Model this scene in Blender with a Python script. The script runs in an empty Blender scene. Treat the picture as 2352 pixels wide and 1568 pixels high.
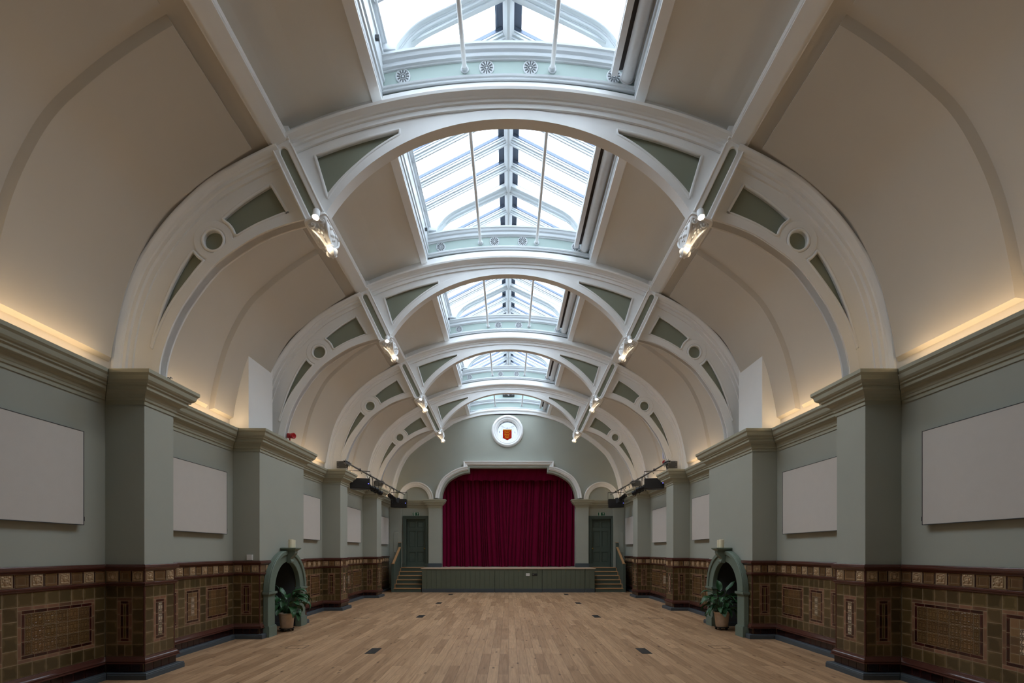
import bpy, bmesh, math, random
from math import sin, cos, pi, sqrt, atan2, radians
from mathutils import Vector, Matrix
random.seed(7)
SC = bpy.context.scene
COL = SC.collection

# ------------------------------------------------------------------ materials
def new_mat(name):
    m = bpy.data.materials.new(name); m.use_nodes = True
    nt = m.node_tree; nt.nodes.clear()
    out = nt.nodes.new('ShaderNodeOutputMaterial')
    b = nt.nodes.new('ShaderNodeBsdfPrincipled')
    nt.links.new(b.outputs[0], out.inputs[0])
    return m, nt, b
def N(nt, t, **kw):
    n = nt.nodes.new(t)
    for k, v in kw.items(): setattr(n, k, v)
    return n
def L(nt, a, b): nt.links.new(a, b)
def mathn(nt, op, a, b=None, clamp=False):
    n = nt.nodes.new('ShaderNodeMath'); n.operation = op; n.use_clamp = clamp
    for i, v in enumerate((a, b)):
        if v is None: continue
        if isinstance(v, (int, float)): n.inputs[i].default_value = v
        else: nt.links.new(v, n.inputs[i])
    return n.outputs[0]
def mixc(nt, f, a, b, mode='MIX'):
    n = nt.nodes.new('ShaderNodeMix'); n.data_type = 'RGBA'; n.blend_type = mode
    for i, v in ((0, f), (6, a), (7, b)):
        if isinstance(v, (int, float)): n.inputs[i].default_value = v
        elif isinstance(v, tuple): n.inputs[i].default_value = (*v[:3], 1)
        else: nt.links.new(v, n.inputs[i])
    return n.outputs[2]
def srgb(r, g, b):
    f = lambda c: (c/12.92 if c <= .04045 else ((c+.055)/1.055)**2.4)
    return tuple(f(x/255) for x in (r, g, b))

def paint(name, col, rough=.6, var=.06, bump=.02, scale=6.0, spec=.35):
    m, nt, b = new_mat(name)
    tc = N(nt, 'ShaderNodeTexCoord')
    no = N(nt, 'ShaderNodeTexNoise'); no.inputs['Scale'].default_value = scale; no.inputs['Detail'].default_value = 4
    L(nt, tc.outputs['Object'], no.inputs['Vector'])
    c2 = tuple(x*(1-var*2) for x in col)
    L(nt, mixc(nt, no.outputs[0], tuple(x*(1+var) for x in col), c2), b.inputs['Base Color'])
    b.inputs['Roughness'].default_value = rough
    b.inputs['Specular IOR Level'].default_value = spec
    if bump:
        n2 = N(nt, 'ShaderNodeTexNoise'); n2.inputs['Scale'].default_value = scale*14
        L(nt, tc.outputs['Object'], n2.inputs['Vector'])
        bp = N(nt, 'ShaderNodeBump'); bp.inputs['Strength'].default_value = bump; bp.inputs['Distance'].default_value = .01
        L(nt, n2.outputs[0], bp.inputs['Height']); L(nt, bp.outputs[0], b.inputs['Normal'])
    return m
def simple(name, col, rough=.5, metal=0., spec=.5):
    m, nt, b = new_mat(name)
    tc = N(nt, 'ShaderNodeTexCoord')
    no = N(nt, 'ShaderNodeTexNoise'); no.inputs['Scale'].default_value = 20
    L(nt, tc.outputs['Object'], no.inputs['Vector'])
    L(nt, mixc(nt, no.outputs[0], tuple(x*1.06 for x in col), tuple(x*.92 for x in col)), b.inputs['Base Color'])
    b.inputs['Roughness'].default_value = rough; b.inputs['Metallic'].default_value = metal
    b.inputs['Specular IOR Level'].default_value = spec
    return m
def emit(name, col, strength):
    m, nt, b = new_mat(name)
    b.inputs['Base Color'].default_value = (*col, 1)
    b.inputs['Emission Color'].default_value = (*col, 1)
    b.inputs['Emission Strength'].default_value = strength
    return m

def tile_mat(name, col, edge, rough=.16, relief=0., rscale=3.0, edgew=.30, mott=.35, dark=.5):
    """glazed tile: per-tile UV, per-tile tint, paler thin glaze at the tile's rim"""
    m, nt, b = new_mat(name)
    uv = N(nt, 'ShaderNodeUVMap'); uv.uv_map = 'UVMap'
    sp = N(nt, 'ShaderNodeSeparateXYZ'); L(nt, uv.outputs[0], sp.inputs[0])
    du = mathn(nt, 'ABSOLUTE', mathn(nt, 'SUBTRACT', sp.outputs[0], .5))
    dv = mathn(nt, 'ABSOLUTE', mathn(nt, 'SUBTRACT', sp.outputs[1], .5))
    e = mathn(nt, 'MAXIMUM', du, dv)
    tc = N(nt, 'ShaderNodeTexCoord')
    no = N(nt, 'ShaderNodeTexNoise'); no.inputs['Scale'].default_value = 9; no.inputs['Detail'].default_value = 3
    L(nt, tc.outputs['Object'], no.inputs['Vector'])
    e2 = mathn(nt, 'ADD', e, mathn(nt, 'MULTIPLY', mathn(nt, 'SUBTRACT', no.outputs[0], .5), mott))
    mr = N(nt, 'ShaderNodeMapRange'); mr.inputs[1].default_value = edgew; mr.inputs[2].default_value = .5
    L(nt, e2, mr.inputs[0])
    c = mixc(nt, mr.outputs[0], col, edge)
    at = N(nt, 'ShaderNodeAttribute'); at.attribute_name = 'tint'
    c = mixc(nt, 1.0, c, at.outputs['Color'], 'MULTIPLY')
    b.inputs['Roughness'].default_value = rough
    if relief:
        # mirrored cells read as a symmetrical moulded ornament on every tile
        cx = N(nt, 'ShaderNodeCombineXYZ')
        L(nt, du, cx.inputs[0]); L(nt, dv, cx.inputs[1])
        mp = N(nt, 'ShaderNodeMapping'); mp.inputs['Scale'].default_value = (rscale*2, rscale*2, 1); mp.inputs['Location'].default_value = (1.7, 4.3, .6)
        L(nt, cx.outputs[0], mp.inputs[0])
        vo = N(nt, 'ShaderNodeTexVoronoi'); vo.feature = 'DISTANCE_TO_EDGE'; vo.inputs['Scale'].default_value = 1.0
        L(nt, mp.outputs[0], vo.inputs['Vector'])
        h = N(nt, 'ShaderNodeMapRange'); h.interpolation_type = 'SMOOTHSTEP'; h.inputs[1].default_value = .02; h.inputs[2].default_value = .30
        L(nt, vo.outputs['Distance'], h.inputs[0]); h = h.outputs[0]
        bp = N(nt, 'ShaderNodeBump'); bp.inputs['Strength'].default_value = relief; bp.inputs['Distance'].default_value = .012
        L(nt, h, bp.inputs['Height']); L(nt, bp.outputs[0], b.inputs['Normal'])
        c = mixc(nt, h, mixc(nt, 1.0, c, (dark, dark*.96, dark*.92), 'MULTIPLY'), c)
    L(nt, c, b.inputs['Base Color'])
    return m

def moulding_mat(name, col, pitch=.156):
    m, nt, b = new_mat(name)
    uv = N(nt, 'ShaderNodeUVMap'); uv.uv_map = 'UVMap'
    sp = N(nt, 'ShaderNodeSeparateXYZ'); L(nt, uv.outputs[0], sp.inputs[0])
    u = mathn(nt, 'DIVIDE', sp.outputs[0], pitch)
    fr = mathn(nt, 'FRACT', u)
    joint = mathn(nt, 'LESS_THAN', fr, .034)
    wn = N(nt, 'ShaderNodeTexWhiteNoise'); wn.noise_dimensions = '1D'
    L(nt, mathn(nt, 'FLOOR', u), wn.inputs['W'])
    k = mathn(nt, 'ADD', mathn(nt, 'MULTIPLY', wn.outputs['Value'], .7), .65)
    vm = N(nt, 'ShaderNodeCombineColor')
    for i in range(3): L(nt, k, vm.inputs[i])
    c = mixc(nt, 1.0, col, vm.outputs[0], 'MULTIPLY')
    L(nt, mixc(nt, joint, c, (.24, .18, .14)), b.inputs['Base Color'])
    b.inputs['Roughness'].default_value = .14
    return m

def floor_mat():
    m, nt, b = new_mat('oak_planks')
    tc = N(nt, 'ShaderNodeTexCoord')
    mp = N(nt, 'ShaderNodeMapping'); mp.inputs['Rotation'].default_value = (0, 0, pi/2)
    L(nt, tc.outputs['Object'], mp.inputs[0])
    br = N(nt, 'ShaderNodeTexBrick'); br.offset = .37; br.offset_frequency = 2; br.squash = 1.0
    br.inputs['Color1'].default_value = (0, 0, 0, 1); br.inputs['Color2'].default_value = (1, 1, 1, 1); br.inputs['Mortar'].default_value = (.5, .5, .5, 1)
    br.inputs['Scale'].default_value = 1; br.inputs['Mortar Size'].default_value = .0016; br.inputs['Mortar Smooth'].default_value = .2
    br.inputs['Brick Width'].default_value = 1.35; br.inputs['Row Height'].default_value = .145
    L(nt, mp.outputs[0], br.inputs['Vector'])
    g = N(nt, 'ShaderNodeMapping'); g.inputs['Scale'].default_value = (14, .8, 1)
    L(nt, tc.outputs['Object'], g.inputs[0])
    gn = N(nt, 'ShaderNodeTexNoise'); gn.inputs['Scale'].default_value = 2.2; gn.inputs['Detail'].default_value = 6; gn.inputs['Roughness'].default_value = .65
    # shift the grain from plank to plank
    off = N(nt, 'ShaderNodeVectorMath'); off.operation = 'MULTIPLY_ADD'
    L(nt, br.outputs['Color'], off.inputs[0]); off.inputs[1].default_value = (7, 13, 0); L(nt, g.outputs[0], off.inputs[2])
    L(nt, off.outputs[0], gn.inputs['Vector'])
    base = mixc(nt, br.outputs['Color'], srgb(202, 164, 128), srgb(168, 132, 100))
    grain = N(nt, 'ShaderNodeMapRange'); grain.inputs[1].default_value = .3; grain.inputs[2].default_value = .72
    L(nt, gn.outputs[0], grain.inputs[0])
    c = mixc(nt, grain.outputs[0], mixc(nt, 1.0, base, (.74, .72, .68), 'MULTIPLY'), mixc(nt, 1.0, base, (1.12, 1.12, 1.12), 'MULTIPLY'))
    # knots
    kn = N(nt, 'ShaderNodeMapping'); kn.inputs['Scale'].default_value = (3.2, 1.1, 1)
    L(nt, tc.outputs['Object'], kn.inputs[0])
    vo = N(nt, 'ShaderNodeTexVoronoi'); vo.inputs['Scale'].default_value = 1.9
    L(nt, kn.outputs[0], vo.inputs['Vector'])
    kf = N(nt, 'ShaderNodeMapRange'); kf.inputs[1].default_value = .05; kf.inputs[2].default_value = .15; kf.inputs[3].default_value = .8; kf.inputs[4].default_value = 0
    L(nt, vo.outputs['Distance'], kf.inputs[0])
    # darker heartwood drifts along some boards
    s2 = N(nt, 'ShaderNodeTexNoise'); s2.inputs['Scale'].default_value = .9; s2.inputs['Detail'].default_value = 3; s2.inputs['Distortion'].default_value = 1.5
    L(nt, off.outputs[0], s2.inputs['Vector'])
    sf = N(nt, 'ShaderNodeMapRange'); sf.inputs[1].default_value = .52; sf.inputs[2].default_value = .72; sf.inputs[3].default_value = 0; sf.inputs[4].default_value = .8
    L(nt, s2.outputs[0], sf.inputs[0])
    c = mixc(nt, sf.outputs[0], c, mixc(nt, 1.0, c, (.72, .66, .62), 'MULTIPLY'))
    c = mixc(nt, kf.outputs[0], c, srgb(84, 58, 44))
    c = mixc(nt, br.outputs['Fac'], c, srgb(70, 46, 28))
    L(nt, c, b.inputs['Base Color'])
    b.inputs['Roughness'].default_value = .42; b.inputs['Specular IOR Level'].default_value = .3
    bp = N(nt, 'ShaderNodeBump'); bp.inputs['Strength'].default_value = .12; bp.inputs['Distance'].default_value = .004
    L(nt, gn.outputs[0], bp.inputs['Height']); L(nt, bp.outputs[0], b.inputs['Normal'])
    return m

def glass_mat(name='skylight_glass', tint=(.96, .98, 1.0)):
    m = bpy.data.materials.new(name); m.use_nodes = True
    nt = m.node_tree; nt.nodes.clear()
    out = N(nt, 'ShaderNodeOutputMaterial')
    tr = N(nt, 'ShaderNodeBsdfTransparent'); tr.inputs[0].default_value = (*tint, 1)
    gl = N(nt, 'ShaderNodeBsdfGlossy'); gl.inputs['Roughness'].default_value = .02
    mx = N(nt, 'ShaderNodeMixShader')
    mx.inputs[0].default_value = .05
    L(nt, tr.outputs[0], mx.inputs[1]); L(nt, gl.outputs[0], mx.inputs[2])
    L(nt, mx.outputs[0], out.inputs[0])
    return m
def stained(name, col):
    m = bpy.data.materials.new(name); m.use_nodes = True
    nt = m.node_tree; nt.nodes.clear()
    out = N(nt, 'ShaderNodeOutputMaterial')
    a = N(nt, 'ShaderNodeBsdfTranslucent'); a.inputs[0].default_value = (*col, 1)
    d = N(nt, 'ShaderNodeBsdfDiffuse'); d.inputs[0].default_value = (*col, 1)
    mx = N(nt, 'ShaderNodeMixShader'); mx.inputs[0].default_value = .3
    L(nt, a.outputs[0], mx.inputs[1]); L(nt, d.outputs[0], mx.inputs[2]); L(nt, mx.outputs[0], out.inputs[0])
    return m
def velvet():
    m, nt, b = new_mat('crimson_velvet')
    tc = N(nt, 'ShaderNodeTexCoord')
    no = N(nt, 'ShaderNodeTexNoise'); no.inputs['Scale'].default_value = 3
    L(nt, tc.outputs['Object'], no.inputs['Vector'])
    L(nt, mixc(nt, no.outputs[0], (.17, .001, .031), (.13, .001, .022)), b.inputs['Base Color'])
    b.inputs['Roughness'].default_value = .85; b.inputs['Specular IOR Level'].default_value = .1
    b.inputs['Sheen Weight'].default_value = .12; b.inputs['Sheen Tint'].default_value = (.9, .1, .2, 1)
    return m
def leaf_mat():
    m, nt, b = new_mat('leaf_green')
    uv = N(nt, 'ShaderNodeUVMap'); uv.uv_map = 'UVMap'
    sp = N(nt, 'ShaderNodeSeparateXYZ'); L(nt, uv.outputs[0], sp.inputs[0])
    d = mathn(nt, 'ABSOLUTE', mathn(nt, 'SUBTRACT', sp.outputs[0], .5))
    rib = mathn(nt, 'LESS_THAN', d, .03)
    tc = N(nt, 'ShaderNodeTexCoord')
    no = N(nt, 'ShaderNodeTexNoise'); no.inputs['Scale'].default_value = 6
    L(nt, tc.outputs['Object'], no.inputs['Vector'])
    c = mixc(nt, no.outputs[0], (.018, .066, .024), (.038, .115, .04))
    L(nt, mixc(nt, rib, c, (.07, .18, .06)), b.inputs['Base Color'])
    b.inputs['Roughness'].default_value = .45
    return m

M = {}
M['sage'] = paint('sage_wall_paint', srgb(168, 171, 160), .75, .03, .03, 2.0)
M['sage_panel'] = paint('sage_panel_paint', srgb(142, 146, 130), .7, .03, .02, 2.0)
M['cream'] = paint('cream_plaster', srgb(206, 199, 188), .8, .03, .02, 1.2)
M['cream_brightened'] = paint('brightened_cream_plaster', srgb(226, 221, 212), .8, .03, .02, 1.2)  # the cove cream, lightened to make up for weak light on the flats
M['white'] = paint('white_moulding_paint', srgb(242, 241, 239), .45, .02, .01, 3)
M['lantern_white'] = paint('white_joinery_gloss', srgb(200, 204, 206), .4, .015, .0, 3)
M['lantern_green'] = paint('pale_green_joinery', srgb(164, 180, 174), .5, .02, .0, 3)
M['cornice'] = paint('sage_cornice_paint', srgb(168, 168, 150), .6, .03, .02, 3)
M['niche'] = paint('grey_green_joinery', srgb(112, 126, 114), .5, .04, .02, 5)
M['door'] = paint('dark_green_gloss', srgb(82, 94, 86), .4, .05, .02, 5)
M['stage_green'] = paint('stage_green_paint', srgb(96, 103, 88), .55, .05, .02, 4)
M['skirt'] = paint('slate_grey_skirting', srgb(76, 84, 90), .45, .04, .02, 6)
M['charcoal'] = paint('charcoal_recess', srgb(84, 83, 84), .7, .06, .02, 4)
M['panel'] = paint('pale_acoustic_cloth', srgb(205, 199, 192), .9, .02, .06, 8)
M['edge'] = simple('dark_panel_edge', (.05, .055, .06), .5)
M['black'] = simple('black_plastic', (.012, .012, .013), .45)
M['blackmetal'] = simple('black_metal', (.02, .022, .026), .38, .6)
M['steel'] = simple('galvanised_steel', (.30, .31, .32), .4, .9)
M['brass'] = simple('brass', (.55, .36, .10), .3, 1)
M['wood'] = simple('oak_nosing', srgb(186, 142, 98), .45)
M['stagewood'] = simple('pale_stage_boards', srgb(196, 170, 146), .5)
M['red'] = simple('red_plastic', (.40, .008, .012), .3)
M['whiteplastic'] = simple('white_plastic', (.78, .78, .77), .35)
M['bluew'] = simple('blue_white_plastic', (.60, .64, .85), .3)
M['wax'] = simple('ivory_wax', srgb(233, 225, 196), .5)
M['terra'] = paint('weathered_terracotta', srgb(220, 196, 172), .85, .16, .2, 14)
M['soil'] = paint('dark_soil', (.02, .014, .01), .95, .2, .4, 40)
M['leaf'] = leaf_mat()
M['velvet'] = velvet()
M['floor'] = floor_mat()
M['glass'] = glass_mat()
M['capgrey'] = simple('slate_blue_flashing', (.10, .13, .19), .5, .2)
M['alu'] = simple('grey_aluminium', (.74, .74, .74), .5, .0)
M['fabric'] = simple('dark_blind_fabric', (.09, .08, .08), .9)
M['signgreen'] = simple('exit_green', (.01, .11, .05), .5)
M['signwhite'] = simple('exit_pale', (.72, .80, .70), .5)
M['blueled'] = emit('blue_indicator', (.12, .12, 1.0), 2.5)
M['led'] = emit('warm_led', (1.0, .71, .41), 15.0)
M['lamp'] = emit('spot_lamp', (1.0, .82, .55), 120.0)
M['st_red'] = stained('stained_red', (.62, .06, .03))
M['st_gold'] = stained('stained_gold', (.95, .55, .04))
M['st_white'] = glass_mat('clear_leaded_glass', (.155, .16, .175))
M['st_grey'] = stained('stained_grey', (.22, .25, .34))
M['st_pale'] = stained('stained_pale', (.62, .66, .78))
M['grout'] = simple('grout', srgb(150, 130, 102), .8)
M['t_olive'] = tile_mat('olive_brown_glaze', srgb(90, 74, 47), srgb(118, 97, 66), edgew=.36, mott=.5)
M['t_ox'] = tile_mat('oxblood_glaze', srgb(58, 24, 22), srgb(84, 40, 32))
M['t_black'] = tile_mat('dark_oxblood_glaze', srgb(42, 20, 20), srgb(66, 34, 28))
M['t_pink'] = tile_mat('buff_pink_glaze', srgb(128, 92, 72), srgb(146, 108, 84))
M['t_rel'] = tile_mat('brown_relief_glaze', srgb(124, 94, 60), srgb(136, 106, 72), .18, .5, 2.6, .42, .1, .68)
M['t_lat'] = tile_mat('pale_lattice_relief', srgb(226, 200, 170), srgb(226, 200, 170), .2, .8, 2.3, .45, .1, .26)
M['t_plain'] = tile_mat('frieze_brown_glaze', srgb(122, 92, 62), srgb(136, 104, 72), .14)
M['t_face'] = tile_mat('buff_relief_glaze', srgb(192, 164, 130), srgb(198, 170, 136), .2)
M['t_green'] = tile_mat('olive_strip_glaze', srgb(92, 78, 42), srgb(120, 100, 60))
M['mould'] = moulding_mat('oxblood_moulding', srgb(84, 48, 40))

# ------------------------------------------------------------------ mesh helper
class MB:
    def __init__(s): s.v = []; s.f = []; s.m = []; s.uv = []; s.t = []; s.mats = []
    def mi(s, m):
        if m not in s.mats: s.mats.append(m)
        return s.mats.index(m)
    def face(s, pts, m='white', uv=None, tint=1.0):
        i = len(s.v); s.v += [tuple(p) for p in pts]
        s.f.append(tuple(range(i, i+len(pts)))); s.m.append(s.mi(m))
        s.uv.append(uv or [(0, 0)]*len(pts)); s.t.append(tint)
    def grid(s, rows, m='white', closed=False, uvs=None):
        """shared-vertex grid from rows of points"""
        base = len(s.v); nr = len(rows); nc = len(rows[0])
        for r in rows: s.v += [tuple(p) for p in r]
        k = s.mi(m)
        for i in range(nr-1):
            for j in range(nc if closed else nc-1):
                j2 = (j+1) % nc
                s.f.append((base+i*nc+j, base+i*nc+j2, base+(i+1)*nc+j2, base+(i+1)*nc+j)); s.m.append(k); s.t.append(1.0)
                s.uv.append([uvs[i][j], uvs[i][j2], uvs[i+1][j2], uvs[i+1][j]] if uvs else [(0, 0)]*4)
    def poly(s, pts, m='white'):
        s.face(pts, m)
    def box(s, lo, hi, m='white', skip=''):
        x0, y0, z0 = (min(a, b) for a, b in zip(lo, hi)); x1, y1, z1 = (max(a, b) for a, b in zip(lo, hi))
        base = len(s.v)
        s.v += [(x0,y0,z0),(x1,y0,z0),(x1,y1,z0),(x0,y1,z0),(x0,y0,z1),(x1,y0,z1),(x1,y1,z1),(x0,y1,z1)]
        F = {'b':(0,3,2,1),'t':(4,5,6,7),'s':(0,1,5,4),'e':(1,2,6,5),'n':(2,3,7,6),'w':(3,0,4,7)}
        k = s.mi(m)
        for q, f in F.items():
            if q in skip: continue
            s.f.append(tuple(base+a for a in f)); s.m.append(k); s.t.append(1.0); s.uv.append([(0,0),(1,0),(1,1),(0,1)])
    def obox(s, c, ax, ay, az, m='white'):
        """box from centre and three half-axis vectors"""
        c, ax, ay, az = map(Vector, (c, ax, ay, az)); base = len(s.v)
        for sz in (-1, 1):
            for sx, sy in ((-1,-1),(1,-1),(1,1),(-1,1)): s.v.append(tuple(c+ax*sx+ay*sy+az*sz))
        k = s.mi(m)
        for f in ((0,3,2,1),(4,5,6,7),(0,1,5,4),(1,2,6,5),(2,3,7,6),(3,0,4,7)):
            s.f.append(tuple(base+a for a in f)); s.m.append(k); s.t.append(1.0); s.uv.append([(0,0),(1,0),(1,1),(0,1)])
    def tube(s, pts, r, m='white', n=10, cap=True):
        pts = [Vector(p) for p in pts]; rr = r if isinstance(r, (list, tuple)) else [r]*len(pts)
        rows = []; up = None
        for i, p in enumerate(pts):
            t = (pts[min(i+1, len(pts)-1)]-pts[max(i-1, 0)]).normalized()
            if up is None:
                up = Vector((0,0,1)) if abs(t.z) < .9 else Vector((1,0,0))
            a = t.cross(up).normalized(); b = a.cross(t).normalized(); up = b
            rows.append([p+(a*cos(2*pi*k/n)+b*sin(2*pi*k/n))*rr[i] for k in range(n)])
        s.grid(rows, m, True)
        if cap:
            s.face(list(reversed(rows[0])), m); s.face(rows[-1], m)
    def lathe(s, prof, c=(0,0,0), m='white', n=24, axis=(0,0,1), capends=True):
        """prof: (r, h) along axis"""
        ax = Vector(axis).normalized(); c = Vector(c)
        a = ax.cross(Vector((0,1,0)) if abs(ax.y) < .9 else Vector((1,0,0))).normalized(); b = ax.cross(a)
        rows = [[c+ax*h+(a*cos(2*pi*k/n)+b*sin(2*pi*k/n))*max(r, 1e-4) for k in range(n)] for r, h in prof]
        s.grid(rows, m, True)
        if capends:
            if prof[0][0] > 1e-3: s.face(list(reversed(rows[0])), m)
            if prof[-1][0] > 1e-3: s.face(rows[-1], m)
    def ell(s, c, r, m='white', n=10, k=6, mat3=None):
        c = Vector(c); rows = []
        for i in range(k+1):
            th = pi*i/k; row = []
            for j in range(n):
                p = Vector((r[0]*sin(th)*cos(2*pi*j/n), r[1]*sin(th)*sin(2*pi*j/n), r[2]*cos(th)))
                if mat3: p = mat3 @ p
                row.append(c+p)
            rows.append(row)
        s.grid(rows, m, True)
    def build(s, name, parent=None, smooth=30, doubles=False):
        me = bpy.data.meshes.new(name)
        me.from_pydata(s.v, [], s.f)
        for mm in s.mats: me.materials.append(M[mm])
        me.polygons.foreach_set('material_index', s.m)
        uvl = me.uv_layers.new(name='UVMap'); ca = me.color_attributes.new('tint', 'FLOAT_COLOR', 'CORNER')
        li = 0
        fl = []; tl = []
        for uv, t in zip(s.uv, s.t):
            tt = t if isinstance(t, tuple) else (t, t, t)
            for p in uv: fl += p; tl += [*tt, 1.0]
        uvl.data.foreach_set('uv', fl); ca.data.foreach_set('color', tl)
        bm = bmesh.new(); bm.from_mesh(me)
        if doubles: bmesh.ops.remove_doubles(bm, verts=bm.verts, dist=1e-5)
        bmesh.ops.recalc_face_normals(bm, faces=bm.faces)
        bm.to_mesh(me); bm.free()
        return link(name, me, parent, smooth)
def link(name, me, parent=None, smooth=30):
    me.validate()
    me.polygons.foreach_set('use_smooth', [smooth is not None]*len(me.polygons))
    if smooth is not None: me.set_sharp_from_angle(angle=radians(smooth))
    o = bpy.data.objects.new(name, me); COL.objects.link(o)
    if parent is not None: o.parent = parent
    return o

def thing(name, label, cat, loc=(0,0,0), group=None, kind=None):
    o = bpy.data.objects.new(name, None); COL.objects.link(o); o.location = loc
    o.empty_display_size = .1
    return tag(o, label, cat, group, kind)
def tag(o, label, cat, group=None, kind=None):
    if label: o['label'] = label
    if cat: o['category'] = cat
    if group: o['group'] = group
    if kind: o['kind'] = kind
    return o
def copy_tree(o, parent=None):
    c = o.copy(); COL.objects.link(c)
    if parent is not None: c.parent = parent
    for ch in list(o.children): copy_tree(ch, c)
    return c

def crom(pts, n=6):
    """Catmull-Rom through 2D points"""
    P = [Vector(p) for p in pts]; P = [P[0]*2-P[1]]+P+[P[-1]*2-P[-2]]; out = []
    for i in range(1, len(P)-2):
        for k in range(n):
            t = k/n
            out.append(.5*((2*P[i])+(P[i+1]-P[i-1])*t+(2*P[i-1]-5*P[i]+4*P[i+1]-P[i+2])*t*t+(3*P[i]-P[i-1]-3*P[i+1]+P[i+2])*t**3))
    out.append(P[-2]); return [tuple(p) for p in out]
def normals2(path, closed=False):
    """mitred left-hand normals of a 2D polyline"""
    n = len(path); out = []
    for i in range(n):
        a = Vector(path[i])-Vector(path[i-1]) if (i > 0 or closed) else None
        b = Vector(path[(i+1) % n])-Vector(path[i]) if (i < n-1 or closed) else None
        na = Vector((-a.y, a.x)).normalized() if a is not None and a.length > 1e-9 else None
        nb = Vector((-b.y, b.x)).normalized() if b is not None and b.length > 1e-9 else None
        if na is None: out.append(nb); continue
        if nb is None: out.append(na); continue
        m = (na+nb)
        if m.length < 1e-6: out.append(na); continue
        m.normalize(); out.append(m/max(.3, m.dot(na)))
    return out
def sweep(mb, path, prof, m='white', plane='xz', side=1, closed=False, at=0.0, cap=False, closeprof=False, inner=''):
    """sweep a profile [(n, h)] along a 2D path; plane 'xz': path in x-z, h along y; plane 'xy': path in plan, h is z"""
    nr = normals2(path, closed); rows = []; uvs = []; u = 0
    # inner corners: a run that stops against a return is mitred towards it
    if 's' in inner: t = (Vector(path[1])-Vector(path[0])).normalized(); nr[0] = nr[0]*.999+t*side*1.001
    if 'e' in inner: t = (Vector(path[-1])-Vector(path[-2])).normalized(); nr[-1] = nr[-1]*.999-t*side*1.001
    pv = list(prof)+([prof[0]] if closeprof else [])
    pl = [0]
    for a, b in zip(pv, pv[1:]): pl.append(pl[-1]+sqrt((a[0]-b[0])**2+(a[1]-b[1])**2))
    idx = list(range(len(path)))+([0] if closed else [])
    for q, i in enumerate(idx):
        p = Vector(path[i]); row = []
        if q: u += (Vector(path[i])-Vector(path[idx[q-1]])).length
        for n, h in pv:
            w = p+nr[i]*n*side
            row.append((w.x, at+h, w.y) if plane == 'xz' else (w.x, w.y, at+h))
        rows.append(row); uvs.append([(u, l) for l in pl])
    mb.grid(rows, m, False, uvs)
    if cap and not closed:
        mb.face(rows[0], m); mb.face(list(reversed(rows[-1])), m)
def plate(name, loops, y0, y1, m='white', parent=None, bevel=0.0, plane='xz', smooth=30, extra=None):
    """flat board with holes: 2D loops filled and given thickness between y0 and y1"""
    cu = bpy.data.curves.new(name, 'CURVE'); cu.dimensions = '2D'; cu.fill_mode = 'BOTH'
    cu.extrude = abs(y1-y0)/2-bevel; cu.bevel_depth = bevel; cu.offset = -bevel; cu.bevel_resolution = 0
    for lp in loops:
        sp = cu.splines.new('POLY'); sp.points.add(len(lp)-1); sp.use_cyclic_u = True
        for i, p in enumerate(lp): sp.points[i].co = (p[0], p[1], 0, 1)
    o = bpy.data.objects.new(name+'_tmp', cu); COL.objects.link(o)
    dg = bpy.context.evaluated_depsgraph_get(); dg.update()
    me = bpy.data.meshes.new_from_object(o.evaluated_get(dg)); me.name = name
    bpy.data.objects.remove(o); bpy.data.curves.remove(cu)
    c = (y0+y1)/2
    for v in me.vertices:
        x, y, z = v.co
        v.co = (x, c+z, y) if plane == 'xz' else ((c+z, x, y) if plane == 'yz' else (x, y, c+z))
    me.materials.clear(); me.materials.append(M[m])
    bm = bmesh.new(); bm.from_mesh(me)
    bmesh.ops.remove_doubles(bm, verts=bm.verts, dist=1e-5)
    bmesh.ops.recalc_face_normals(bm, faces=bm.faces); bm.to_mesh(me); bm.free()
    if not me.uv_layers: me.uv_layers.new(name='UVMap')
    return link(name, me, parent, smooth)
def circ(cx, cz, r, n=40): return [(cx+r*cos(2*pi*k/n), cz+r*sin(2*pi*k/n)) for k in range(n)]
# ------------------------------------------------------------------ measurements (metres; camera at origin, hall runs along +y)
WALL = {-1: 5.44, 1: 5.30}; PIL = {-1: 4.91, 1: 4.81}
K = {-1: 1.0, 1: (5.30-2.6)/(5.44-2.6)}
SIDE = {-1: 'left', 1: 'right'}
def fx(s, x): return s*(x if x < 2.6 else 2.6+(x-2.6)*K[s])
PILS = [(6.525, 7.11), (9.55, 11.62), (14.14, 14.775), (18.06, 18.73)]
RIBS = [6.82, 10.585, 14.46, 18.395]
YB, YE = -1.2, 22.2           # back wall, stage wall
GRID = [2.95]+RIBS+[YE]       # bay lines
CORN = [(.003, 3.69), (.003, 3.742), (.02, 3.746), (.026, 3.775), (.035, 3.785), (.048, 3.82), (.075, 3.846), (.115, 3.858), (.12, 3.862), (.125, 3.908),
        (.148, 3.914), (.152, 3.935), (.172, 3.945), (.192, 3.968), (.2, 3.995), (.206, 4.02), (.222, 4.038), (.23, 4.046), (.232, 4.092), (0, 4.094)]
CAPM = [(0, 1.448), (.012, 1.452), (.018, 1.466), (.036, 1.476), (.044, 1.492), (.042, 1.508), (.03, 1.514), (.03, 1.524), (.022, 1.536), (-.009, 1.539)]
LOWM = [(0, 1.243), (.012, 1.246), (.02, 1.258), (.02, 1.266), (.03, 1.272), (.03, 1.286), (.018, 1.296), (0, 1.30)]
BASM = [(0, .298), (.012, .294), (.02, .28), (.026, .262), (.04, .25), (.044, .232), (.036, .222), (.05, .214), (.05, .203), (.02, .2)]
SKIR = [(0, .088), (.078, .088), (.084, .08), (.084, .066), (.09, .062), (.09, 0.0)]
F0, FR = .296, .1583          # tile field: first row, row height

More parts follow.
